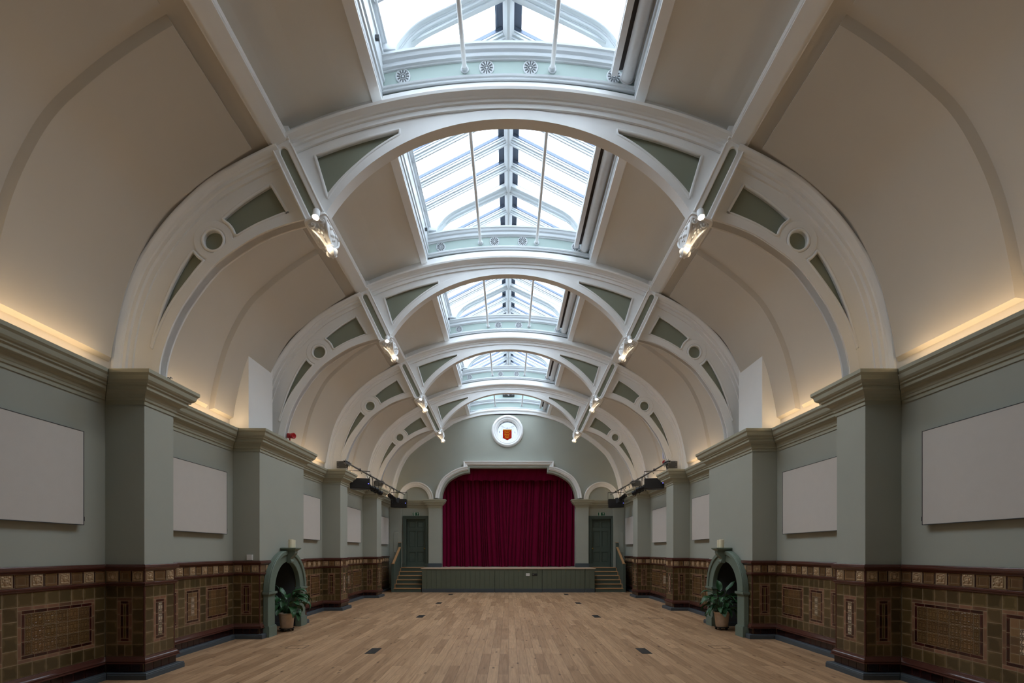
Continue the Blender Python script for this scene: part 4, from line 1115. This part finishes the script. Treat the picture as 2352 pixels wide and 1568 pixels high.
for lt, cx, cz, k in (('D', -.355, -.015, 1), ('L', .355, -.02, 1)):
    mb = MB(); g = lambda x0, z0, x1, z1: mb.box((cx+x0, Y-.002, cz+z0), (cx+x1, Y+.002, cz+z1), 'st_grey')
    g(-.028, -.04, -.016, .04)
    if lt == 'L': g(-.016, -.04, .026, -.029)
    else:
        a = [( -.016+.04*cos(t), .04*sin(t)) for t in [-pi/2+pi*i/12 for i in range(13)]]; b = [(-.016+.028*cos(t), .028*sin(t)) for t in [-pi/2+pi*i/12 for i in range(13)]]
        mb.grid([[(cx+x, Y, cz+z) for x, z in a], [(cx+x, Y, cz+z) for x, z in b]], 'st_grey')
    mb.build('letter', r, None)
mb = MB()   # faint scrollwork and crown in the white glass
for q in (-1, 1):
    mb.tube([(q*(.24+.03*sin(k*.9)), yg, .20-.045*k) for k in range(13)], .004, 'st_pale', 5)
    mb.tube([(q*(.15+.06*cos(t)), yg, .16+.035*sin(t)) for t in [k*.5 for k in range(10)]], .005, 'st_pale', 5)
    mb.tube([(q*(.25+.05*cos(t)), yg, .23+.03*sin(t)) for t in [k*.6 for k in range(8)]], .005, 'st_grey', 5)
mb.tube([(-.05, yg, .15), (-.045, yg, .185), (-.02, yg, .16), (0, yg, .20), (.02, yg, .16), (.045, yg, .185), (.05, yg, .15), (-.05, yg, .15)], .007, 'st_pale', 5)
mb.build('scrollwork', r)

# ------------------------------------------------------------------ stage
ST = thing('stage', 'low stage with dark green boarded front and pale timber top', 'stage', (0, 20.53, 0))
xa_, xb_ = -3.68, 3.66
mb = MB(); mb.box((xa_-.04, -.03, .992), (xb_+.04, 1.66, 1.022), 'stagewood'); mb.build('stage_floor', ST, None)
mb = MB(); mb.box((-4.87, 1.475, .992), (xa_-.04, 1.66, 1.022), 'stagewood'); mb.build('landing_floor', ST, None); mb = MB(); mb.box((xb_+.04, 1.475, .992), (4.87 if False else 4.77, 1.66, 1.022), 'stagewood'); mb.build('landing_floor', ST, None)
cuts = [xa_, -.585, 1.43, 3.25, xb_]
for k in range(4):
    a, b = cuts[k]+.006, cuts[k+1]-.006; n = max(1, round((b-a)/.205)); mb = MB()
    for j in range(n):
        x0, x1 = a+(b-a)*j/n, a+(b-a)*(j+1)/n; g = .006
        mb.grid([[(x, y, z) for x, y in ((x0, .012), (x0+g*.5, .012), (x0+g, 0), (x1-g, 0), (x1-g*.5, .012), (x1, .012))] for z in (.14, .99)], 'stage_green')
    mb.box((a, .013, .02), (b, .03, .99), 'stage_green')
    mb.build('front_boarding', ST, 20)
    mb = MB(); mb.box((a, -.018, 0), (b, .012, .15), 'skirt'); mb.box((a, -.012, .15), (b, .012, .158), 'skirt'); mb.build('stage_skirting', ST, None)
for s, x in ((-1, xa_), (1, xb_)):
    mb = MB(); mb.box((x, .02, 0), (x+.02*s*-1, 1.5, .99), 'stage_green'); mb.build('side_cheek', ST, None)
for x in (.44, 2.43):
    mb = MB(); mb.lathe([(.014, 0), (.014, .006), (.001, .007)], (x, -.001, .93), 'brass', 12, (0, -1, 0)); mb.box((x-.004, -.008, .87), (x+.004, 0, .92), 'brass'); mb.build('brass_lock', ST)
o = thing('socket_plate', 'small white double socket on the stage front', 'socket', (.82, 20.5285, .755))
mb = MB(); mb.box((-.08, -.014, -.052), (.08, 0, .052), 'whiteplastic'); mb.build('plate', o); mb = MB()
for q in (-.04, .04):
    mb.box((q-.025, -.017, -.03), (q+.025, -.013, .03), 'whiteplastic'); mb.box((q-.004, -.018, .005), (q+.004, -.0165, .018), 'black'); mb.box((q-.014, -.018, -.014), (q-.006, -.0165, -.006), 'black'); mb.box((q+.006, -.018, -.014), (q+.014, -.0165, -.006), 'black')
mb.build('socket_outlets', o)
o = thing('connector_plate', 'black audio connector plate beside the white socket on the stage front', 'socket', (1.11, 20.5285, .755))
mb = MB(); mb.box((-.115, -.012, -.045), (.115, 0, .045), 'black'); mb.build('plate', o)
mb = MB()
for q in (-.08, -.035): mb.lathe([(.017, 0), (.017, .006), (.010, .006), (.010, .001)], (q, -.012, 0), 'steel', 14, (0, -1, 0))
for q in (.02, .06, .09): mb.box((q-.012, -.016, -.012), (q+.012, -.012, .014), 'edge')
mb.build('connectors', o)
o = thing('cable', 'small coil of white cable on the stage floor beside the curtain', 'cable', (2.93, 22.2, 1.022))
mb = MB(); mb.tube([(.09*cos(t)*(1+.1*sin(3*t)), .05*sin(t), .010+.004*(t/6)) for t in [k*.4 for k in range(34)]], .010, 'whiteplastic', 6); mb.build('coil', o)
# steps
for s in (-1, 1):
    r = thing('stage_steps', f'dark green steps with oak nosings up to the {SIDE[s]} side of the stage', 'steps', (0, 20.62, 0), 'steps up to the stage')
    xi, xo = s*(3.725 if s == -1 else 3.705), s*4.88
    for k in range(6):
        z1 = .169*(k+1); y0 = .272*k
        if k < 5:
            mb = MB(); mb.box((xi, y0-.02, z1-.028), (xo, y0+.285, z1), 'wood'); mb.build('tread', r, None)
        else:
            mb = MB(); mb.box((xi, y0-.02, .988), (xo, y0+.02, 1.024), 'wood'); mb.build('tread', r, None)
        mb = MB(); mb.box((xi, y0, .169*k), (xo, y0+.02, z1-.026), 'door'); mb.build('riser', r, None)
    # balustrade: newels, boarded infill, sloping rail
    xw0, xw1 = xo, xo+s*.11
    mb = MB(); mb.box((xw0, -.02, 0), (xw1, .09, 1.20), 'door'); nw = mb.build('newel_post', r, None)
    mb = MB(); mb.box((xw0-s*.012, -.035, 1.20), (xw1+s*.012, .105, 1.222), 'wood'); mb.build('newel_cap', nw, None)
    mb = MB(); mb.box((xw0, 1.34, 0), (xw1, 1.41, 2.13), 'door'); nw = mb.build('newel_post', r, None)
    mb = MB(); mb.box((xw0-s*.012, 1.33, 2.13), (xw1+s*.012, 1.42, 2.152), 'wood'); mb.build('newel_cap', nw, None)
    mb = MB(); mb.face([(xw0+s*.03, .09, 0), (xw0+s*.03, 1.36, 0), (xw0+s*.03, 1.36, 1.92), (xw0+s*.03, .09, 1.20)], 'door'); mb.face([(xw0+s*.07, .09, 0), (xw0+s*.07, 1.36, 0), (xw0+s*.07, 1.36, 1.92), (xw0+s*.07, .09, 1.20)], 'door'); mb.build('infill_panel', r, None)
    d = Vector((0, 1.30, .72)).normalized(); u = Vector((0, -d.z, d.y)); mb = MB()
    mb.obox(((xw0+xw1)/2, .725, 1.572), Vector((.045, 0, 0)), d*.76, u*.026, 'wood'); mb.build('handrail', r, None)
    mb = MB()
    for k in range(5): mb.box((xw0-s*.0, .272*k-.02, .169*(k+1)-.028), (xw0+s*.032, .272*k+.24, .169*(k+1)), 'wood'); mb.box((xw0, .272*k+.225, .169*(k+1)), (xw0+s*.032, .272*k+.255, .169*(k+2)-.028), 'wood')
    mb.build('tread_return', r, None)

# ------------------------------------------------------------------ curtain
CU = thing('stage_curtain', 'closed crimson velvet stage curtain with a pleated pelmet', 'curtain', (0, 22.85, 1.022))
rnd = random.Random(3)
def folds(seed, x0, x1):
    q = random.Random(seed); ks = []; x = x0-.2
    while x < x1+.3: ks.append((x, q.uniform(.25, 1.0), q.uniform(-.5, .5))); x += q.choice((.07, .09, .12, .16, .22, .28))*q.uniform(.8, 1.2)
    return ks
def curtain(x0, x1, z0, z1, seed, nx, nz, amp, dy, name, scallop=0, hem=0):
    ks = folds(seed, x0, x1); rows = []
    for j in range(nz+1):
        t = j/nz; row = []
        for i in range(nx+1):
            x = x0+(x1-x0)*i/nx
            xx = x+.03*sin(t*2.1+x*.9)*(1-t)-(1 if seed == 11 else -1)*.16*(1-t)**1.5*(1-min(1, abs(x)/3.2))
            k = 0
            while k < len(ks)-2 and ks[k+1][0] < xx: k += 1
            a, b = ks[k], ks[k+1]; f = (xx-a[0])/(b[0]-a[0])
            am = a[1]+(b[1]-a[1])*f
            y = -amp*(.3+.7*am)*(1-abs(2*f-1)**3.2)*(1 if k % 2 else .7)*(.6+.4*(1-t))
            y += .03*sin(x*1.7+seed)+.015*sin(x*9+t*3)*(1-t)
            zb = z0+(.018*sin(x*7)+.012*sin(x*23) if hem else 0)+(.05*abs(sin(x*pi/.42)) if scallop else 0)
            row.append((x, y+dy, zb+(z1-zb)*t))
        rows.append(row)
    mb = MB(); mb.grid(rows, 'velvet'); return mb.build(name, CU, 180)
curtain(-3.12, -.06, .02, 4.75, 11, 520, 24, .24, 0, 'drape', hem=1)
curtain(-.10, 3.12, .02, 4.75, 12, 520, 24, .24, .02, 'drape', hem=1)
curtain(-3.12, 3.12, 3.98, 4.75, 13, 520, 6, .06, -.33, 'pelmet', scallop=1)
# ------------------------------------------------------------------ plants, lighting bars and small fittings
def leaf(mb, base, azim, reach, rise, droop, length, width, roll=0.):
    """stalk from base, then a curved lance-shaped blade"""
    d = Vector((cos(azim), sin(azim), 0)); up = Vector((0, 0, 1)); b = Vector(base)
    st = [b+d*(reach*t**1.4)+up*(rise*(1-(1-t)**1.6)) for t in [k/6 for k in range(7)]]
    mb.tube(st, [.0065-.0005*k for k in range(7)], 'leaf', 6)
    p = st[-1]; tdir = (st[-1]-st[-2]).normalized(); ang = math.asin(max(-1, min(1, tdir.z)))
    side = Vector((-d.y, d.x, 0)); n = 11; rows = []; uvs = []
    for k in range(n+1):
        t = k/n; a = ang-droop*t
        if k: p = p+(d*cos(a)+up*sin(a))*(length/n)
        nrm = (-d*sin(a)+up*cos(a))
        w = width*.62*(sin(pi*min(1, t*1.02)**.78)**.85) if 0 < t < 1 else .001
        w = max(w, .001); wav = .012*sin(t*9+azim*5)
        sd = (side*cos(roll)+nrm*sin(roll)); nn = (nrm*cos(roll)-side*sin(roll))
        row = []; uv = []
        for q in (-1, -.5, 0, .5, 1):
            row.append(p+sd*w*q+nn*(abs(q)*w*.38+wav*abs(q))); uv.append((.5+q*.5, t))
        rows.append(row); uvs.append(uv)
    mb.grid(rows, 'leaf', False, uvs)
def plant(s, x, y, seed):
    q = random.Random(seed)
    c = thing('plant_caddy', f'round black wheeled plant caddy under the pot in the {SIDE[s]} niche', 'plant stand', (x, y, 0), 'plant caddies')
    mb = MB(); mb.lathe([(.001, .048), (.135, .048), (.15, .052), (.152, .068), (.146, .07), (.14, .062), (.001, .060)], (0, 0, 0), 'black', 32); mb.build('tray', c, 40)
    for k in range(5):
        a = 2*pi*k/5+.3; p = Vector((.118*cos(a), .118*sin(a), 0)); t = Vector((-sin(a), cos(a), 0))
        mb = MB(); mb.lathe([(.012, -.013), (.023, -.011), (.023, .011), (.012, .013)], (p.x, p.y, .0235), 'black', 16, t); mb.tube([(p.x, p.y, .03), (p.x, p.y, .05)], .010, 'blackmetal', 8); mb.build('caster', c, 40)
    r = thing('potted_plant', f'broad leaved green plant in a terracotta pot before the {SIDE[s]} niche', 'potted plant', (x, y, .0635), 'potted plants in the niches')
    mb = MB(); mb.lathe([(.001, .001), (.120, .001), (.126, .008), (.150, .24), (.158, .295), (.166, .30), (.170, .315), (.166, .328), (.152, .330), (.148, .30), (.142, .27), (.001, .268)], (0, 0, 0), 'terra', 40); mb.build('pot', r, 45)
    mb = MB(); mb.lathe([(.143, .270), (.10, .280), (.05, .276), (.001, .284)], (0, 0, 0), 'soil', 24, capends=False); mb.build('soil', r)
    mb = MB()
    z = .275
    # upper leaves as the photograph shows them (azimuth 0 = +x, 90 = away from the camera)
    if s == -1: hero = [(200, .10, .52, .5, .34, .10), (150, .06, .42, .4, .24, .10), (15, .08, .47, 1.9, .36, .12), (-10, .16, .36, 1.6, .34, .12), (330, .10, .26, 1.2, .30, .125), (20, .22, .30, 2.1, .36, .11), (60, .12, .42, 1.2, .28, .11)]
    else: hero = [(10, .09, .50, .35, .34, .12), (170, .12, .44, 1.4, .34, .10), (95, .04, .50, .3, .28, .11), (5, .12, .34, 1.1, .30, .09), (190, .20, .36, 1.7, .34, .10), (160, .16, .28, 1.6, .34, .11), (240, .08, .40, 1.0, .30, .12)]
    for az, re, ri, dr, ln, wd in hero: leaf(mb, (.03*cos(radians(az)), .03*sin(radians(az)), z), radians(az), re, ri, dr, ln, wd, q.uniform(-.25, .25))
    for k in range(42):
        az = 2*pi*k*.381966+q.uniform(-.25, .25); lv = q.random()
        leaf(mb, (.05*cos(az), .05*sin(az), z), az, q.uniform(.07, .19), .06+.34*lv+q.uniform(-.02, .04), q.uniform(1.2, 2.2), q.uniform(.22, .31), q.uniform(.085, .12), q.uniform(-.4, .4))
    mb.build('foliage', r, 60)
plant(-1, -4.80, 10.47, 5); plant(1, 4.70, 10.66, 9)

# lighting bars with loudspeakers and stage lamps
def pipe_x(s): return s*(4.75 if s == -1 else 4.66)
BZ = 4.33
for s in (-1, 1):
    X = pipe_x(s)
    r = thing('lighting_bar', f'grey steel lighting bar along the {SIDE[s]} wall above the far pilasters', 'lighting bar', (X, 14.0, BZ), 'lighting bars')
    mb = MB(); mb.tube([(0, 0, 0), (0, 8.05, 0)], .026, 'steel', 12, False); mb.tube([(0, 0, 0), (0, 8.05, 0)], .020, 'black', 12); mb.build('pipe', r, 40)
    for yy in (.345, 4.28):
        b_ = MB(); ox = -s*(-.28)
        b_.box((s*.02, yy-.02, -.13), (s*.34, yy+.012, .07), 'edge'); b_.box((s*.06, yy-.04, -.235), (s*.34, yy+.11, -.225), 'edge'); bk = b_.build('wall_bracket', r)
        b_ = MB(); b_.box((-.045, yy-.32, -.04), (.045, yy+.16, -.026), 'steel'); b_.box((-.045, yy-.32, .026), (.045, yy+.16, .036), 'steel')
        for q in (-.25, .1): b_.tube([(0, yy+q, -.09), (0, yy+q, .09)], .008, 'steel', 8)
        b_.tube([(s*.05, yy, -.212), (0, yy, -.03)], .012, 'edge', 8); b_.build('clamp', r)
        b_ = MB()
        for qx in (.06, .30):
            for qz in (-.10, .04): b_.lathe([(.014, 0), (.014, .008), (.001, .009)], (s*qx, yy-.02, qz), 'steel', 8, (0, -1, 0))
        b_.build('bolt', bk)
    for k in range(9): mb = MB(); yy = 1.6+k*.62; mb.tube([(0, yy-.08, -.02), (.02, yy, -.10-.03*(k % 3)), (0, yy+.09, -.02)], .006, 'black', 6); mb.build('cable_loop', r)
def speaker(s, y, z, yaw, w, h, label):
    r = thing('loudspeaker', label, 'loudspeaker', (pipe_x(s), y, z), 'loudspeakers on the lighting bars')
    r.rotation_euler = (0, radians(0), yaw)
    d = .40; pts = [(-w/2, -d*.5), (w/2, -d*.5), (w/2, d*.05), (w*.30, d*.5), (-w*.30, d*.5), (-w/2, d*.05)]
    plate('cabinet', [pts], -h/2, h/2, 'black', r, .012, 'xy')
    mb = MB(); mb.box((-w/2+.015, -d/2-.008, -h/2+.015), (w/2-.015, -d/2+.002, h/2-.015), 'black'); mb.build('grille', r)
    mb = MB(); mb.box((w/2-.05, -d/2-.0115, -.015), (w/2-.03, -d/2-.008, .005), 'blueled'); mb.build('indicator_lamp', r)
    mb = MB(); t = BZ-z-.035
    mb.box((-w/2-.012, -.03, t-.008), (w/2+.012, .03, t+.006), 'blackmetal')
    for q in (-1, 1): mb.box((q*(w/2+.012), -.03, -.02), (q*(w/2+.004), .03, t), 'blackmetal')
    mb.build('yoke', r)
    mb = MB(); mb.box((-.03, -.03, t+.004), (.03, .03, t+.075), 'blackmetal'); mb.build('hook_clamp', r)
for s in (-1, 1):
    speaker(s, 15.45, 3.88, radians(18*s*-1), .60, .33, f'nearer black loudspeaker hanging from the {SIDE[s]} lighting bar')
    speaker(s, 21.0, 3.82, radians(6*s*-1), .66, .36, f'black loudspeaker at the stage end of the {SIDE[s]} lighting bar')
def lamp(s, y, z, ln, rad, aim, label, doors):
    r = thing('stage_lantern', label, 'stage light', (pipe_x(s), y, z), 'stage lanterns on the lighting bars')
    ax = Vector(aim).normalized(); sx = ax.cross(Vector((0, 0, 1))).normalized(); up = sx.cross(ax)
    mb = MB()
    pr = [(rad*.7, -ln*.5), (rad, -ln*.47), (rad, -ln*.14), (rad*1.12, -ln*.13), (rad*1.12, -ln*.08), (rad*.9, -ln*.07), (rad*.9, ln*.24), (rad*1.08, ln*.25), (rad*1.08, ln*.29), (rad*.96, ln*.30), (rad*.98, ln*.47), (rad*1.05, ln*.5), (rad*.85, ln*.5), (rad*.8, ln*.42)]
    mb.lathe(pr, (0, 0, 0), 'blackmetal', 20, ax); mb.build('body', r, 35)
    mb = MB(); t = BZ-z-.03
    for q in (-1, 1):
        p = sx*q*(rad*1.2); mb.tube([p, p+Vector((0, 0, t*.75)), Vector((p.x*.4, p.y*.4, t))], .010, 'blackmetal', 8)
    mb.tube([(0, 0, t-.01), (0, 0, t+.07)], .022, 'blackmetal', 8); mb.build('yoke', r)
    mb = MB()
    for k in (-.1, .3): mb.tube([ax*ln*k-up*rad, ax*ln*k-up*(rad+.06)], .010, 'blackmetal', 8)
    mb.build('focus_knob', r)
    if doors:
        for u, v in ((up, sx), (-up, sx), (sx, up), (-sx, up)):
            mb = MB(); c = ax*ln*.5; a = c+u*rad*1.05; b = c+u*(rad*1.7)+ax*.11; w1, w2 = rad*.95, rad*1.35; th = ax*.003
            mb.face([a-v*w1, a+v*w1, b+v*w2, b-v*w2], 'blackmetal'); mb.face([a-v*w1+th, a+v*w1+th, b+v*w2+th, b-v*w2+th], 'blackmetal'); mb.build('barn_door', r)
for s in (-1, 1):
    lamp(s, 16.65, 3.93, .62, .085, (-s*.50, .85, -.16), f'longer profile stage light beside the nearer loudspeaker, {SIDE[s]} lighting bar', False)
    lamp(s, 17.40, 3.90, .50, .08, (-s*.45, .9, -.2), f'second profile stage light at the middle of the {SIDE[s]} lighting bar', False)
    lamp(s, 19.7, 3.94, .42, .085, (-s*.35, .9, -.35), f'stage light with barn doors near the stage end of the {SIDE[s]} lighting bar', True)

# red alarm sounders standing on the capitals
for s, x, y, z, lb in ((-1, -4.80, 10.62, 4.095, 'red fire alarm sounder on the broad niche capital of the left wall'), (1, 4.80, 14.66, 4.095, 'red fire alarm sounder below the white antenna panel on the right wall')):
    r = thing('alarm_sounder', lb, 'alarm', (x, y, z), 'fire alarm sounders')
    up = .16 if s == -1 else .33
    mb = MB(); mb.lathe([(.05, 0), (.05, .012), (.015, .02), (.012, up-.02)], (0, 0, 0), 'red', 14); mb.build('stand', r, 40)
    mb = MB(); mb.box((-.05, -.03, up-.045), (.05, .035, up+.05), 'red' ); mb.build('base', r)
    mb = MB(); mb.lathe([(.055, .03), (.055, .06), (.048, .065), (.048, .075), (.062, .085), (.064, .13), (.05, .14), (.02, .128), (.001, .128)], (0, 0, up), 'red', 20, (-s*.85, -.5, -.1)); mb.build('horn', r, 35)
r = thing('antenna_panel', 'white flat antenna panel above the red sounder on the right wall', 'antenna', (4.82, 14.76, 4.52))
mb = MB(); mb.tube([(0, 0, -.425), (0, 0, .04)], .014, 'whiteplastic', 8); mb.build('mast', r)
rr = []
for cx, cz, a0 in ((.06, .30, 0), (-.06, .30, 90), (-.06, .06, 180), (.06, .06, 270)):
    for k in range(5): t = radians(a0+22.5*k); rr.append((cx+.03*cos(t), cz+.03*sin(t)))
plate('panel', [[(x-.03, z) for x, z in rr]], -.03, .02, 'bluew', r, .006)
r = thing('wall_sensor', 'small white square sensor box just above the dado on the left niche pilaster', 'sensor', (-5.10, 9.56, 1.60))
mb = MB(); mb.box((-.052, -.045, -.055), (.052, 0, .055), 'whiteplastic'); mb.build('housing', r); mb = MB(); mb.box((-.045, -.048, -.048), (.045, -.044, .048), 'whiteplastic'); mb.build('cover', r)
# loose hooks and cable ends lying on the capitals
r = thing('wire_hook', 'small bent wire hook lying on the nearest left capital', 'hook', (-4.75, 6.75, 4.094)); mb = MB(); mb.tube([(.05*k/6-.05, .01*sin(k), .012+.035*abs(sin(k*.7))) for k in range(14)], .006, 'steel', 6); mb.build('wire', r)
r = thing('cable_end', 'short red cable end lying on the nearest right capital', 'cable', (4.95, 6.42, 4.094)); mb = MB(); mb.tube([(-.06+.012*k, 0, .008+.03*sin(k*.35)) for k in range(11)], .006, 'red', 6); mb.build('wire', r)
r = thing('cable_end', 'short red cable end lying on the right niche capital', 'cable', (5.10, 9.45, 4.094)); mb = MB(); mb.tube([(-.10+.018*k, .01*sin(k), .008+.02*sin(k*.35)) for k in range(11)], .006, 'red', 6); mb.build('wire', r)

# floor boxes
def fbox(x, y, lab, w=.16, l=.46):
    r = thing('floor_box', lab, 'floor box', (x, y, 0), 'black floor boxes')
    mb = MB(); mb.box((-w/2, -l/2, -.01), (w/2, l/2, .003), 'black'); mb.build('lid', r)
    mb = MB()
    for a, b, c, d in ((-w/2-.006, -l/2-.006, w/2+.006, -l/2), (-w/2-.006, l/2, w/2+.006, l/2+.006), (-w/2-.006, -l/2, -w/2, l/2), (w/2, -l/2, w/2+.006, l/2)): mb.box((a, b, -.005), (c, d, .004), 'edge')
    mb.build('rim', r)
    mb = MB(); mb.box((-w*.2, -l/2+.02, .003), (w*.2, -l/2+.05, .005), 'blackmetal'); mb.build('cable_flap', r)
for s in (-1, 1):
    for y, nm in ((8.34, 'nearest the camera'), (12.85, 'level with the end of the niche bay'), (16.2, 'third from the camera'), (19.55, 'nearest the stage')):
        fbox(s*2.33, y, f'black floor box in the {SIDE[s]} row, {nm}')
    for y, nm in ((8.70, 'before the niche'), (12.5, 'past the niche')):
        r = thing('floor_hatch', f'flush oak floor hatch with thin dark outline on the {SIDE[s]}, {nm}', 'floor hatch', (s*3.80, y, 0), 'oak floor hatches')
        w, l = .33, .26; mb = MB()
        for a, b, c, d in ((-w/2, -l/2, w/2, -l/2+.008), (-w/2, l/2-.008, w/2, l/2), (-w/2, -l/2, -w/2+.008, l/2), (w/2-.008, -l/2, w/2, l/2)): mb.box((a, b, -.004), (c, d, .0025), 'edge')
        mb.build('rim', r); mb = MB(); mb.box((-w/2+.008, -l/2+.008, -.004), (w/2-.008, l/2-.008, .002), 'floor'); mb.build('lid', r)

# ------------------------------------------------------------------ sky, camera, view
wd = bpy.data.worlds.new('overcast_sky'); SC.world = wd; wd.use_nodes = True
bg = wd.node_tree.nodes['Background']; bg.inputs[0].default_value = (.80, .92, 1.05, 1); bg.inputs[1].default_value = 4.0
cam = bpy.data.cameras.new('camera'); co = bpy.data.objects.new('camera', cam); COL.objects.link(co); SC.camera = co
cam.sensor_width = 36; cam.sensor_fit = 'HORIZONTAL'; cam.lens = 36*1111/2352
cam.shift_x = (1176-1168)/2352; cam.shift_y = (1268-784)/2352
co.location = (0, 0, 1.70); co.rotation_euler = (pi/2, 0, 0); cam.clip_start = .05
SC.view_settings.view_transform = 'Standard'; SC.view_settings.look = 'None'; SC.view_settings.gamma = 1; SC.view_settings.exposure = 0.85
SC.cycles.use_denoising = True; SC.cycles.max_bounces = 9; SC.cycles.diffuse_bounces = 5; SC.cycles.transparent_max_bounces = 12
SC.cycles.sample_clamp_indirect = 6.0
